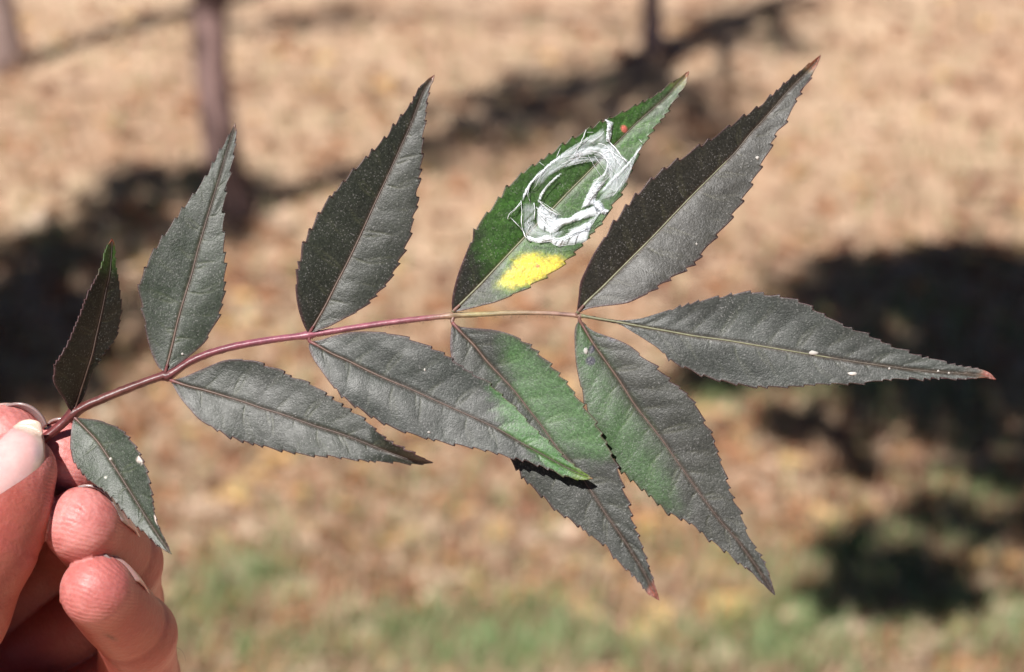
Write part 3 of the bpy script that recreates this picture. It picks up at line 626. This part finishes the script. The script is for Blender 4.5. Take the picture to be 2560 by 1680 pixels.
    o = mesh_obj('leaflet', V, F, M_LEAFLET, root, cols=col)
    sm = o.modifiers.new('thickness', 'SOLIDIFY'); sm.thickness = 0.00022; sm.offset = -1
    o['label'] = k['label']
    # midrib: tapering cord sunk half into the blade, with the short stalk at its foot
    zi = z[:, Cn - 1] + 1.6
    q = np.linspace(0, N - 6, 90).astype(int)
    rr = np.linspace(3.1, 0.7, 90); rr[:6] *= [1.5, 1.35, 1.25, 1.15, 1.08, 1.03]
    v, f = tube(at(mid[q, 0], mid[q, 1], zi[q] - rr * .35), rr * U, 8)
    tq = np.repeat(t[q], 8)[:, None]
    c0, c1, c2 = np.array((.17, .06, .06)), np.array(k.get('rib', (.10, .06, .042))), np.array((.055, .042, .035))
    rc = np.where(tq < .05, c0 + (c1 - c0) * tq / .05, c1 + (c2 - c1) * (tq - .05) / .95)
    if k['key'] in ('U4', 'U5', 'T'): rc = np.where(tq < .6, np.array((.15, .15, .085)), np.array((.09, .075, .055)))
    mesh_obj('midrib', v, f, M_RIB, o, cols=rc)
    return o
LEAFOBJ = {}
for i, k in enumerate(LEAFLETS): LEAFOBJ[k['key']] = build_leaflet(k, 200 + 7 * i)

# stalk (rachis) with swollen nodes
rp = [(70, 1128)] + px(C1, [(255, 368), (310, 320), (368, 266), (440, 225), (560, 175), (700, 120), (820, 78)]) + px(C8, [(40, 412), (90, 380), (160, 335), (260, 292), (400, 252), (600, 216), (790, 192), (900, 175), (1100, 143), (1300, 115), (1560, 86), (1700, 80), (1900, 70), (2100, 72), (2262, 84)]) + px(C6, [(150, 232), (240, 247)])
RP = resample(rp, 160); s = np.linspace(0, 1, 160)
rad = np.interp(s, [0, .12, .3, .5, .75, .93, 1], [12, 11.5, 10, 8.2, 7.0, 5.2, 3.2])
nodes = [np.array(px(C1, [(368, 266)])[0]), np.array(px(C8, [(40, 412)])[0]), np.array(px(C8, [(797, 195)])[0]), np.array(px(C8, [(1575, 86)])[0]), np.array(px(C8, [(2262, 84)])[0])]
for nd in nodes: rad = rad * (1 + .42 * np.exp(-(np.linalg.norm(RP - nd, axis=1) / 13) ** 2))
pc = at(RP[:, 0], RP[:, 1], np.full(160, -5.0)); v, f = tube(pc, rad * U, 14)
gro = 1 + .10 * np.cos(np.tile(np.arange(14), 160) * 2 * np.pi / 14 * 3 + .6) + .05 * rng.normal(size=160 * 14); v = np.repeat(pc, 14, 0) + (v - np.repeat(pc, 14, 0)) * gro[:, None]
stops = np.array([0, .18, .30, .45, .62, .70, .78, .93, 1.0])
cc = np.array([(.13, .022, .025), (.10, .034, .028), (.12, .032, .036), (.24, .075, .105), (.27, .095, .12), (.25, .095, .11), (.30, .26, .13), (.28, .17, .14), (.17, .14, .07)])
rc = np.stack([np.interp(s, stops, cc[:, j]) for j in range(3)], 1)
rc = np.repeat(rc, 14, 0); rc *= (1 + .25 * np.sin(np.tile(np.arange(14), 160) * 2.7 + np.repeat(s, 14) * 9))[:, None]
mesh_obj('stalk', v, f, M_STEM, root, cols=rc)
# short stalks joining the leaflets to the main stalk
for k in LEAFLETS:
    if k['key'] == 'T': continue
    mid = resample(k['mid'], 100); b0 = mid[0]; i = ((RP - b0) ** 2).sum(1).argmin()
    pth = resample([RP[i], (RP[i] + b0) / 2 + .01, b0, mid[3]], 14)
    v, f = tube(at(pth[:, 0], pth[:, 1], np.linspace(-3, k['z0'] + 1, 14)), np.linspace(5.2, 3.4, 14) * U, 8)
    cl = np.tile(np.array((.15, .05, .05)) if k['key'] in ('U1', 'U2', 'U3', 'L1', 'L2', 'L3') else np.array((.17, .09, .07)), (len(v), 1))
    mesh_obj('leaflet_stalk', v, f, M_STEM, root, cols=cl)
# tiny hairs along the lower side of the stalk
hairs = []
for k_ in range(70):
    i = int(rng.uniform(70, 150)); p = RP[i]; a = rng.uniform(.9, 2.2); l = rng.uniform(5, 10)
    pts = [(p[0], p[1] + rad[i] * .8), (p[0] + math.cos(a) * l * .6, p[1] + rad[i] * .8 + math.sin(a) * l * .6), (p[0] + math.cos(a) * l * 1.1, p[1] + rad[i] * .8 + math.sin(a) * l)]
    q = np.array(pts); hairs.append(tube(at(q[:, 0], q[:, 1], np.full(3, rng.uniform(-6, 2))), np.array([.7, .55, .3]) * U, 4))
v, f = join(hairs)
tag(mesh_obj('hair', v, f, mat_plain('stalk_hair', (.3, .2, .12)), root), kind='stuff')

# specks of dried bird dirt and grit on the leaflets
M_GRIT = mat_plain('pale_grit', (.55, .52, .48), .8)
def leaf_z(key, p):
    P, Z = HEIGHT[key]; d = ((P - np.array(p)) ** 2).sum(1); i = np.argsort(d)[:4]; return Z[i].mean()
def grit(key, c, p, rx, ry, seed):
    r = np.random.default_rng(seed); bm = bmesh.new(); bmesh.ops.create_icosphere(bm, subdivisions=2, radius=1)
    q = (c[0] + p[0] / c[2], c[1] + p[1] / c[2]); z0 = leaf_z(key, q); V = np.array([v.co[:] for v in bm.verts]); F = [[v.index for v in f.verts] for f in bm.faces]; bm.free()
    V = V * (1 + r.normal(size=(len(V), 1)) * .16)
    w = at(q[0] + V[:, 0] * rx, q[1] + V[:, 1] * ry, z0 + V[:, 2] * min(rx, ry) * .7 + 1)
    o = mesh_obj('grit', w, F, M_GRIT, LEAFOBJ[key])
for a in [('T', C6, (1300, 415), 12, 6, 1), ('T', C6, (1500, 522), 11, 5, 2), ('U5', C5, (1102, 657), 4.5, 4.5, 3), ('U5', C5, (762, 1138), 3, 3.5, 4), ('L1', C1, (553, 496), 4, 4, 5), ('L5', C7, (713, 250), 5, 8, 6), ('U2', C2, (795, 1417), 3.5, 3.5, 7), ('L3', C8, (1455, 715), 4, 3, 8), ('L3', C8, (1432, 377), 2.5, 4, 9), ('T', C6, (1690, 495), 3, 3, 10), ('T', C6, (1940, 508), 3, 3, 11), ('T', C6, (1995, 518), 3, 3, 12)]: grit(*a)

# ------------------------------------------------------------------ silk web on the yellow patched leaflet
web = empty('silk_web', at(1430.0, 480.0), 'torn white silk web spun in a ring over the green leaflet', 'silk web')
CW = (1240, 280, 3.905)
M_S1 = mat_silk('silk_dense', .26, .60, .97); M_S2 = mat_silk('silk_thin', .30, .78, .85); M_S3 = mat_silk('silk_veil', .30, .80, .6)
WP, WZ = HEIGHT['U4']
def web_z(P):
    out = np.empty(len(P))
    for i in range(0, len(P), 64):
        d = ((P[i:i + 64, None] - WP[None, ::5]) ** 2).sum(2); out[i:i + 64] = WZ[::5][d.argmin(1)]
    return out
fib = []
def sheet(A, B, mat, lift, nf, soft=(.12, .08), seed=0):
    r = np.random.default_rng(seed); n, m = 70, 16
    A = resample(px(CW, A), n); B = resample(px(CW, B), n); q = np.linspace(0, 1, m)
    G = A[:, None] * (1 - q)[None, :, None] + B[:, None] * q[None, :, None]
    sc = np.linalg.norm(B - A, axis=1).mean(); ln = np.linalg.norm(np.diff(A, axis=0), axis=1).sum()
    t = np.linspace(0, 1, n)
    G = G + (r.normal(size=(n, 1, 2)) * .8)
    P = G.reshape(-1, 2); z = web_z(P).reshape(n, m)
    from_ = np.sin(np.pi * t)[:, None] ** .5
    z = np.maximum.accumulate(z[:, ::1], 1) * 0 + z
    wr = (wobble(P, .05, seed + 1) * 1.6 + wobble(P, .14, seed + 2) * .7).reshape(n, m)
    z = z + 4 + .28 * lift * from_ * np.sin(np.pi * q)[None] + wr
    u = np.repeat((q * sc)[None], n, 0); vv = np.repeat((t * ln)[:, None], m, 1)
    e = np.clip(np.minimum(q, 1 - q)[None] / soft[0], 0, 1) * np.clip(np.minimum(t, 1 - t)[:, None] / soft[1], 0, 1)
    e = smooth01(e)
    V = at(P[:, 0], P[:, 1], z.ravel()); F = [(i * m + j, i * m + j + 1, (i + 1) * m + j + 1, (i + 1) * m + j) for i in range(n - 1) for j in range(m - 1)]
    mesh_obj('silk_sheet', V, F, mat, web, attrs={'u': u.ravel() + seed * 31, 'v': vv.ravel(), 'edge': e.ravel()})
    for k_ in range(nf // 4):
        a, b = sorted(r.uniform(0, 1, 2)); i0, i1 = int(a * (n - 1)), int(b * (n - 1))
        if i1 - i0 < 12: i0, i1 = max(0, i0 - 12), min(n - 1, i1 + 12)
        ii = np.arange(i0, i1, 3); w0, w1 = r.uniform(-.05, 1.05, 2); ww = np.linspace(w0, w1, len(ii))[:, None]
        pp = A[ii] * (1 - ww) + B[ii] * ww + r.normal(size=(len(ii), 2)) * .5
        fib.append(tube(at(pp[:, 0], pp[:, 1], web_z(pp) + 6 + lift * r.uniform(.3, 1.2)), r.uniform(.3, .65) * U, 4))
sheet([(400, 900), (470, 960), (560, 1010), (640, 1030), (720, 1025), (800, 970), (900, 930), (980, 890), (1040, 890)], [(385, 1075), (430, 1150), (500, 1180), (570, 1195), (650, 1120), (760, 1080), (880, 1040), (1000, 1010), (1100, 975)], M_S1, 26, 26, (.18, .08), 1)
sheet([(810, 960), (850, 880), (880, 810), (920, 730), (950, 665), (1010, 640), (1075, 560), (1060, 490), (1000, 430), (900, 420), (800, 450), (740, 480)], [(985, 900), (985, 820), (1040, 740), (1110, 650), (1160, 600), (1155, 520), (1130, 420), (1080, 350), (960, 325), (860, 340), (770, 400), (735, 430)], M_S2, 18, 30, (.3, .08), 2)
sheet([(820, 950), (850, 880), (880, 810), (920, 730), (940, 670)], [(985, 900), (985, 830), (1000, 780), (1040, 730), (1080, 660)], M_S1, 24, 12, (.2, .12), 12)
sheet([(280, 1180), (380, 1225), (500, 1200), (620, 1220), (740, 1165), (850, 1090), (960, 1030)], [(300, 1250), (420, 1280), (520, 1270), (600, 1312), (700, 1300), (800, 1290), (888, 1280)], M_S1, 18, 18, (.16, .06), 3)
sheet([(640, 400), (760, 320), (900, 240), (1000, 180), (1060, 100)], [(580, 470), (700, 420), (800, 350), (920, 300), (1085, 300)], M_S2, 14, 12, (.3, .12), 4)
sheet([(670, 380), (540, 480), (450, 560), (370, 640), (290, 740), (243, 860)], [(690, 430), (560, 505), (475, 575), (395, 655), (335, 735), (258, 880)], M_S1, 8, 10, (.45, .1), 5)
sheet([(645, 575), (560, 645), (490, 715), (435, 790), (390, 895)], [(652, 600), (575, 670), (512, 735), (465, 805), (428, 895)], M_S1, 10, 8, (.45, .12), 6)
sheet([(1150, 620), (1250, 520), (1330, 440), (1430, 315)], [(1045, 930), (1130, 850), (1255, 735), (1310, 560)], M_S3, 8, 10, (.3, .15), 7)
sheet([(1430, 300), (1330, 435), (1250, 520), (1160, 605), (1080, 695), (1000, 780)], [(1440, 315), (1355, 455), (1275, 545), (1185, 645), (1105, 725), (1012, 825)], M_S1, 10, 8, (.45, .12), 8)
sheet([(1055, 60), (1085, 110), (1075, 200), (1072, 290)], [(1152, 100), (1135, 150), (1130, 215), (1105, 305)], M_S1, 26, 8, (.1, .06), 9)
sheet([(480, 620), (560, 560), (660, 500), (800, 450), (960, 430)], [(460, 660), (560, 600), (680, 545), (850, 500), (1010, 480)], M_S2, 8, 10, (.15, .1), 10)
sheet([(1000, 330), (1110, 300), (1180, 370), (1290, 470)], [(1060, 480), (1120, 500), (1150, 560), (1180, 600)], M_S3, 10, 12, (.15, .1), 11)
sheet([(430, 880), (480, 920), (560, 970), (640, 1010)], [(390, 960), (420, 1010), (520, 1060), (620, 1080)], M_S2, 12, 14, (.1, .1), 13)
sheet([(1000, 850), (1040, 890), (1060, 940), (1110, 960)], [(930, 890), (990, 950), (1030, 990), (1080, 1010)], M_S1, 30, 10, (.1, .1), 14)
sheet([(900, 340), (800, 360), (740, 400), (690, 470)], [(960, 420), (860, 440), (780, 480), (740, 500)], M_S2, 10, 10, (.15, .1), 15)
sheet([(330, 720), (450, 560), (620, 420), (860, 270), (1070, 130)], [(430, 760), (560, 600), (740, 480), (960, 400), (1130, 330)], M_S3, 10, 10, (.3, .12), 16)
sheet([(960, 320), (1110, 300), (1260, 440), (1320, 520), (1270, 700), (1120, 860)], [(900, 480), (1000, 520), (1080, 600), (1070, 700), (1020, 800), (960, 920)], M_S3, 12, 14, (.25, .12), 17)
sheet([(250, 860), (250, 1000), (270, 1180), (420, 1240), (640, 1230)], [(400, 880), (390, 1000), (400, 1090), (540, 1180), (700, 1130)], M_S3, 8, 10, (.25, .12), 18)
sheet([(700, 1140), (840, 1080), (960, 1010), (1060, 940)], [(700, 1290), (830, 1270), (900, 1180), (960, 1050)], M_S2, 12, 8, (.25, .1), 19)
M_THREAD = mat_plain('silk_thread', (.88, .9, .94), .45)
def strand(pts, w, lift=8):
    p = resample(px(CW, pts), 24); p = p + rng.normal(size=p.shape) * .35
    v, f = tube(at(p[:, 0], p[:, 1], web_z(p) + 4 + lift * np.sin(np.linspace(0, math.pi, 24))), w * .48 * U * (1 + .35 * np.sin(np.linspace(0, 9, 24) + w * 9)), 6)
    mesh_obj('strand', v, f, M_THREAD, web)
for pts, w in [([(245, 870), (252, 980), (248, 1090), (268, 1175)], 1.7), ([(240, 880), (190, 940), (135, 990), (112, 1045)], 1.4), ([(140, 1030), (200, 1090), (265, 1160)], 1.2), ([(265, 1160), (290, 1220), (340, 1260)], 2.0), ([(880, 172), (850, 250), (800, 350), (765, 420)], 2.0),
               ([(1110, 295), (1180, 370), (1230, 440), (1280, 490)], 2.0), ([(1395, 265), (1440, 310)], 1.0), ([(425, 490), (480, 530)], .9), ([(420, 875), (500, 950), (600, 1010)], 1.4), ([(430, 870), (540, 940), (640, 1010)], 1.0), ([(400, 940), (470, 1010), (600, 1050)], 1.1), ([(630, 350), (600, 420), (565, 500)], 1.2),
               ([(1300, 480), (1320, 540), (1290, 620)], 1.1), ([(1110, 290), (1090, 200), (1120, 130)], 2.2), ([(900, 420), (980, 560), (1040, 640)], .8), ([(960, 430), (1060, 560), (1130, 640)], .8), ([(290, 1200), (320, 1130), (350, 1090)], .9), ([(330, 720), (310, 800), (330, 870)], 1.2), ([(460, 560), (400, 700), (360, 760)], .9), ([(1290, 480), (1210, 420), (1150, 330)], .8), ([(250, 890), (140, 1000)], .9), ([(370, 890), (380, 960), (370, 1050)], 1.6)]: strand(pts, w)
# stray fibres and the knots where threads bunch
for k_ in range(24):
    c = rng.uniform([200, 150], [1300, 1280]);
    if 480 < c[0] < 880 and 560 < c[1] < 950: continue
    a = rng.uniform(0, 3.14); l = rng.uniform(25, 110); p = np.array(px(CW, [c, c + np.array([math.cos(a), math.sin(a)]) * l / 2 + rng.normal(size=2) * 8, c + np.array([math.cos(a), math.sin(a)]) * l]))
    if np.sqrt(((WP[::9] - p[1]) ** 2).sum(1)).min() > 6: continue
    p = resample(p, 8); fib.append(tube(at(p[:, 0], p[:, 1], web_z(p) + rng.uniform(3, 12)), rng.uniform(.35, .7) * U, 4))
v, f = join(fib); tag(mesh_obj('fibre', v, f, M_THREAD, web), kind='stuff')

# ------------------------------------------------------------------ hand
def J(x, y, z, r):
    k = (D - z * U) / D
    return np.array([1280 + (x - 1280) * k, 840 + (y - 840) * k, z]), r * k
def hp(p):      # hand space (pixels, x right, y down, z to the camera) -> world
    p = np.asarray(p, float)
    return CAM + FW * (D - p[..., 2:3] * U) + RT * ((p[..., 0:1] - 1280) * U) - UP * ((p[..., 1:2] - 840) * U)
FING = {
    'thumb': [J(42, 1178, 62, 100), J(0, 1250, 72, 128), J(-55, 1345, 78, 152), J(-160, 1505, 70, 185), J(-420, 1780, 0, 190)],
    'index': [J(12, 1116, -62, 104), J(-60, 1210, -250, 108), J(-70, 1330, -470, 116), J(-260, 1480, -610, 132)],
    'middle': [J(166, 1158, -100, 104), J(218, 1250, -320, 104), J(190, 1385, -540, 112), J(-60, 1580, -650, 132)],
    'ring': [J(207, 1314, 22, 98), J(302, 1405, -215, 100), J(296, 1505, -450, 108), J(30, 1700, -620, 128)],
    'little': [J(243, 1478, 45, 93), J(342, 1585, -180, 96), J(345, 1695, -400, 101), J(80, 1830, -560, 118)],
}
PALM = [(J(-260, 1480, -600, 140), J(80, 1830, -560, 120)), (J(-260, 1490, -600, 150), J(-560, 2050, -250, 210)), (J(-60, 1600, -620, 140), J(-480, 2080, -280, 200)), (J(50, 1840, -540, 125), J(-380, 2120, -240, 185)), (J(-420, 1780, 0, 190), J(-560, 2080, -160, 200)), (J(100, 1800, -330, 95), J(-250, 2020, -150, 170)), (J(-115, 1300, -330, 95), J(-150, 1440, 0, 145)), (J(-120, 1420, -480, 110), J(-200, 1560, -60, 150)), (J(-520, 2100, -200, 215), J(-900, 2620, 120, 220))]
def rcone(P, a, ra, b, rb):
    e = b - a; h = np.clip(((P - a) @ e) / (e @ e), 0, 1)
    return np.linalg.norm(P - a - h[..., None] * e, axis=-1) - (ra + (rb - ra) * h)
def smin(a, b, k): h = np.clip(.5 + .5 * (b - a) / k, 0, 1); return b + (a - b) * h - k * h * (1 - h)
def sdf_finger(P, nm):
    d = None
    for (a, ra), (b, rb) in zip(FING[nm][:-1], FING[nm][1:]):
        q = rcone(P, a, ra, b, rb); d = q if d is None else smin(d, q, 26)
    # soft skin creases across the first joint
    (a, ra), (b, rb) = FING[nm][0], FING[nm][1 if nm != 'thumb' else 2]; e = b - a; t = (P - a) @ e / (e @ e)
    return d + 2.4 * np.exp(-((t - .80) / .05) ** 2) + 0.8 * np.exp(-((t - .98) / .05) ** 2) - 3.5 * np.exp(-((t - .45) / .3) ** 2)
def sdf(P):
    d = None
    for nm in FING:
        q = sdf_finger(P, nm); d = q if d is None else smin(d, q, 5)
    pd = None
    for (a, ra), (b, rb) in PALM:
        q = rcone(P, a, ra, b, rb); pd = q if pd is None else smin(pd, q, 60)
    return smin(d, pd, 35)
def surface_nets(lo, hi, h):
    ax = [np.arange(l, u, h) for l, u in zip(lo, hi)]; n = [len(a) for a in ax]
    Gd = np.empty(n, np.float32)
    for i, x in enumerate(ax[0]):
        Y, Z = np.meshgrid(ax[1], ax[2], indexing='ij')
        Gd[i] = sdf(np.stack([np.full_like(Y, x), Y, Z], -1))
    ins = Gd < 0
    cnt = np.zeros([k - 1 for k in n], np.int8)
    for dx in (0, 1):
        for dy in (0, 1):
            for dz in (0, 1): cnt += ins[dx:n[0] - 1 + dx, dy:n[1] - 1 + dy, dz:n[2] - 1 + dz]
    act = (cnt > 0) & (cnt < 8); idx = -np.ones(act.shape, int); idx[act] = np.arange(act.sum())
    ijk = np.argwhere(act); P = np.stack([ax[k][0] + (ijk[:, k] + .5) * h for k in range(3)], 1)
    acc = np.zeros_like(P); c = np.zeros(len(P)); cor = [(a, b, e) for a in (0, 1) for b in (0, 1) for e in (0, 1)]
    for a in cor:
        for k in range(3):
            if a[k]: continue
            b = list(a); b[k] = 1
            va = Gd[tuple((ijk + a).T)]; vb = Gd[tuple((ijk + b).T)]; m = (va < 0) != (vb < 0)
            t = va[m] / (va[m] - vb[m]); p = ijk[m] + np.array(a, float); p[:, k] += t
            acc[m] += p; c[m] += 1
    P = np.array([a[0] for a in ax]) + acc / c[:, None] * h
    F = []
    for k in range(3):
        s0 = [slice(None)] * 3; s1 = [slice(None)] * 3; s0[k] = slice(0, -1); s1[k] = slice(1, None)
        cr = ins[tuple(s0)] != ins[tuple(s1)]; u, w = (k + 1) % 3, (k + 2) % 3
        e = np.argwhere(cr); e = e[(e[:, u] > 0) & (e[:, w] > 0) & (e[:, u] < n[u] - 1) & (e[:, w] < n[w] - 1)]
        def q(du, dw): f = e.copy(); f[:, u] += du; f[:, w] += dw; return idx[tuple(f.T)]
        quad = np.stack([q(-1, -1), q(0, -1), q(0, 0), q(-1, 0)], 1); flip = ins[tuple(e.T)]
        quad[~flip] = quad[~flip][:, ::-1]; F.append(quad)
    return P, np.concatenate(F)
HV, HF = surface_nets((-1150, 960, -840), (480, 2860, 360), 8.0)
for _ in range(2):      # pull the vertices onto the exact surface
    d0 = sdf(HV); g = np.stack([sdf(HV + np.eye(3)[k] * 1.5) - d0 for k in range(3)], 1) / 1.5
    HV = HV - g * (d0 / np.maximum((g ** 2).sum(1), .2))[:, None] * .8
near_f = np.stack([sdf_finger(HV, n) for n in FING], 1); who = near_f.argmin(1); names = list(FING)
ridge = np.zeros(len(HV)); pad = np.zeros(len(HV)); colr = np.tile(np.array((.36, .10, .072)), (len(HV), 1))
tips = {'thumb': (1, 1), 'index': (1, 1), 'middle': (1, 1), 'ring': (1, 1), 'little': (1, 1)}
for i, nm in enumerate(names):
    m = who == i; tip, rr = FING[nm][0]; b, _ = FING[nm][1]; ax_ = (tip - b) / np.linalg.norm(tip - b)
    q = HV[m] - (tip + np.array([60, -60, -40])); ridge[m] = np.linalg.norm(q * np.array([.55, 1.0, .55]), axis=1)
    along = (HV[m] - tip) @ ax_; w = smooth01((along + 60) / 150)[:, None]
    pad[m] = smooth01((along + 90) / 110); colr[m] = colr[m] * (1 - .8 * w) + np.array((.60, .25, .235)) * .85 * w  # pads pinker, with their pale highlights brightened into the skin colour
mk = np.exp(-(np.linalg.norm((HV[:, :2] - np.array(J(284, 1590, 0, 1)[0][:2])) @ np.array([[.75, .66], [-.66, .75]]).T / np.array([14, 5.5]), axis=1)) ** 2) * (HV[:, 2] > -60)
colr = colr * (1 - .7 * mk[:, None]) + np.array((.05, .03, .02)) * .7 * mk[:, None]     # a smear of dirt
if 1:
    hv = hp(HV); v0, v1, v2 = hv[HF[0][0]], hv[HF[0][1]], hv[HF[0][2]]
    gN = np.stack([sdf(HV[HF[0]] + np.eye(3)[k]) - sdf(HV[HF[0]]) for k in range(3)], 1).mean(0); gw = RT * gN[0] - UP * gN[1] - FW * gN[2]
    if np.cross(v1 - v0, v2 - v0) @ gw < 0: HF = HF[:, ::-1]
hand = mesh_obj('hand', hv, HF, M_SKIN, cols=colr, attrs={'ridge': ridge, 'pad': pad})
tag(hand, 'pink skinned hand pinching the leaf stalk between thumb and fingertips', 'hand')
hand.modifiers.new('smooth', 'SUBSURF').levels = 0

def nail_plate(G, cols, thick=4.0):
    n, m = G.shape[:2]; V = hp(G.reshape(-1, 3)); F = [(i * m + j, i * m + j + 1, (i + 1) * m + j + 1, (i + 1) * m + j) for i in range(n - 1) for j in range(m - 1)]
    o = mesh_obj('fingernail', V, F, M_NAIL, hand, cols=cols)
    s_ = o.modifiers.new('thickness', 'SOLIDIFY'); s_.thickness = thick * U; s_.offset = 0
    return o
# thumbnail: outline in the photo, laid on the thumb
top = resample([(-150, 1215), (-70, 1160), (0, 1101), (30, 1072), (52, 1054), (75, 1049)], 40)
bot = resample([(-150, 1320), (-70, 1290), (0, 1247), (60, 1205), (98, 1172), (110, 1148)], 40)
end = resample([(75, 1049), (100, 1057), (107, 1090), (110, 1120), (110, 1148)], 30)
q = np.linspace(0, 1, 30)[None, :, None]; G2 = top[:, None] * (1 - q) + bot[:, None] * q
bulge = (end - (top[-1] * (1 - q[0]) + bot[-1] * q[0]))
tt = (np.linspace(0, 1, 40) ** 4)[:, None, None]; G2 = G2 + bulge[None] * tt
zz = np.full(G2.shape[:2], 330.0)
for _ in range(60):
    k = (D - zz * U) / D; P3 = np.stack([1280 + (G2[..., 0] - 1280) * k, 840 + (G2[..., 1] - 840) * k, zz], -1)
    zz = zz - np.maximum(sdf_finger(P3, 'thumb') - 6, 0) * .8
    zz = np.maximum(zz, 60)
dome = np.sin(np.pi * np.linspace(0, 1, 30))[None, :] * 4
qq = np.linspace(0, 1, 30)[None, :]; pr = (1 - np.linspace(0, 1, 40)[:, None]); zz = zz + dome - 4 - 9 * qq ** 5 - 5 * (1 - qq) ** 6 - 8 * pr ** 8
k = (D - zz * U) / D; P3 = np.stack([1280 + (G2[..., 0] - 1280) * k, 840 + (G2[..., 1] - 840) * k, zz], -1)
tq = np.repeat(np.linspace(0, 1, 40)[:, None], 30, 1); sq = np.repeat(np.linspace(0, 1, 30)[None], 40, 0)
nc = np.tile(np.array((.66, .40, .38)), (1200, 1)); w = smooth01((tq.ravel() - .86 + .05 * np.cos(sq.ravel() * 6)) / .04)[:, None]; nc = nc * (1 - w) + np.array((.58, .43, .35)) * w
dk = np.exp(-(((tq.ravel() - .93) / .05) ** 2 + ((sq.ravel() - .72) / .18) ** 2))[:, None] * .65; nc = nc * (1 - dk) + np.array((.30, .22, .26)) * dk
nail_plate(P3, nc, 6)
# the other nails, seen from their free edges behind the fingertips
def back_nail(nm, arc, z, ln=120):
    tip, rr = FING[nm][0]; b, _ = FING[nm][1]; ax_ = (b - tip) / np.linalg.norm(b - tip)
    arc = resample(arc, 26); k = (D - z * U) / D; A3 = np.stack([1280 + (arc[:, 0] - 1280) * k, 840 + (arc[:, 1] - 840) * k, np.full(26, float(z))], 1)
    mid_ = np.linspace(-1, 1, 26); A3[:, 2] += 10 * (1 - mid_ ** 2)
    G = A3[:, None] + ax_[None, None] * (np.linspace(0, 1, 24)[None, :, None] * ln)
    d = sdf_finger(G.reshape(-1, 3), nm).reshape(26, 24); c = tip + ax_ * (((G - tip) @ ax_)[..., None]); out = (G - c) / (np.linalg.norm(G - c, axis=2)[..., None] + 1e-6)
    s_ = np.linspace(0, 1, 24)[None, :, None]; tgt = 5 - 7 * np.clip((s_ - .7) / .3, 0, 1)
    G = G - out * (d[..., None] - tgt) * smooth01(s_ * 2.2)
    w = smooth01((.28 - np.repeat(np.linspace(0, 1, 24)[None], 26, 0).ravel()) / .1)[:, None]; nc = np.array((.50, .29, .26)) * (1 - w) + np.array((.26, .19, .18)) * w
    nail_plate(G, nc, 6)
back_nail('index', [(18, 1012), (45, 1008), (70, 1012), (92, 1024), (108, 1042), (117, 1062)], -40)
back_nail('middle', [(118, 1066), (125, 1054), (142, 1047), (165, 1046), (190, 1052), (215, 1068)], -88)
back_nail('ring', [(195, 1218), (215, 1213), (238, 1216), (262, 1230), (282, 1256), (296, 1288), (308, 1302)], 34)
back_nail('little', [(190, 1396), (215, 1385), (242, 1381), (266, 1388), (284, 1406), (298, 1428), (304, 1446)], 55)
# one fine hair standing off the little finger
p = resample(px(C1, [(885, 1440), (905, 1450), (922, 1475), (932, 1510)]), 12)
v, f = tube(at(p[:, 0], p[:, 1], np.full(12, -110.0)), np.linspace(.8, .3, 12) * U, 5); mesh_obj('hair', v, f, mat_plain('body_hair', (.2, .13, .08)), hand)
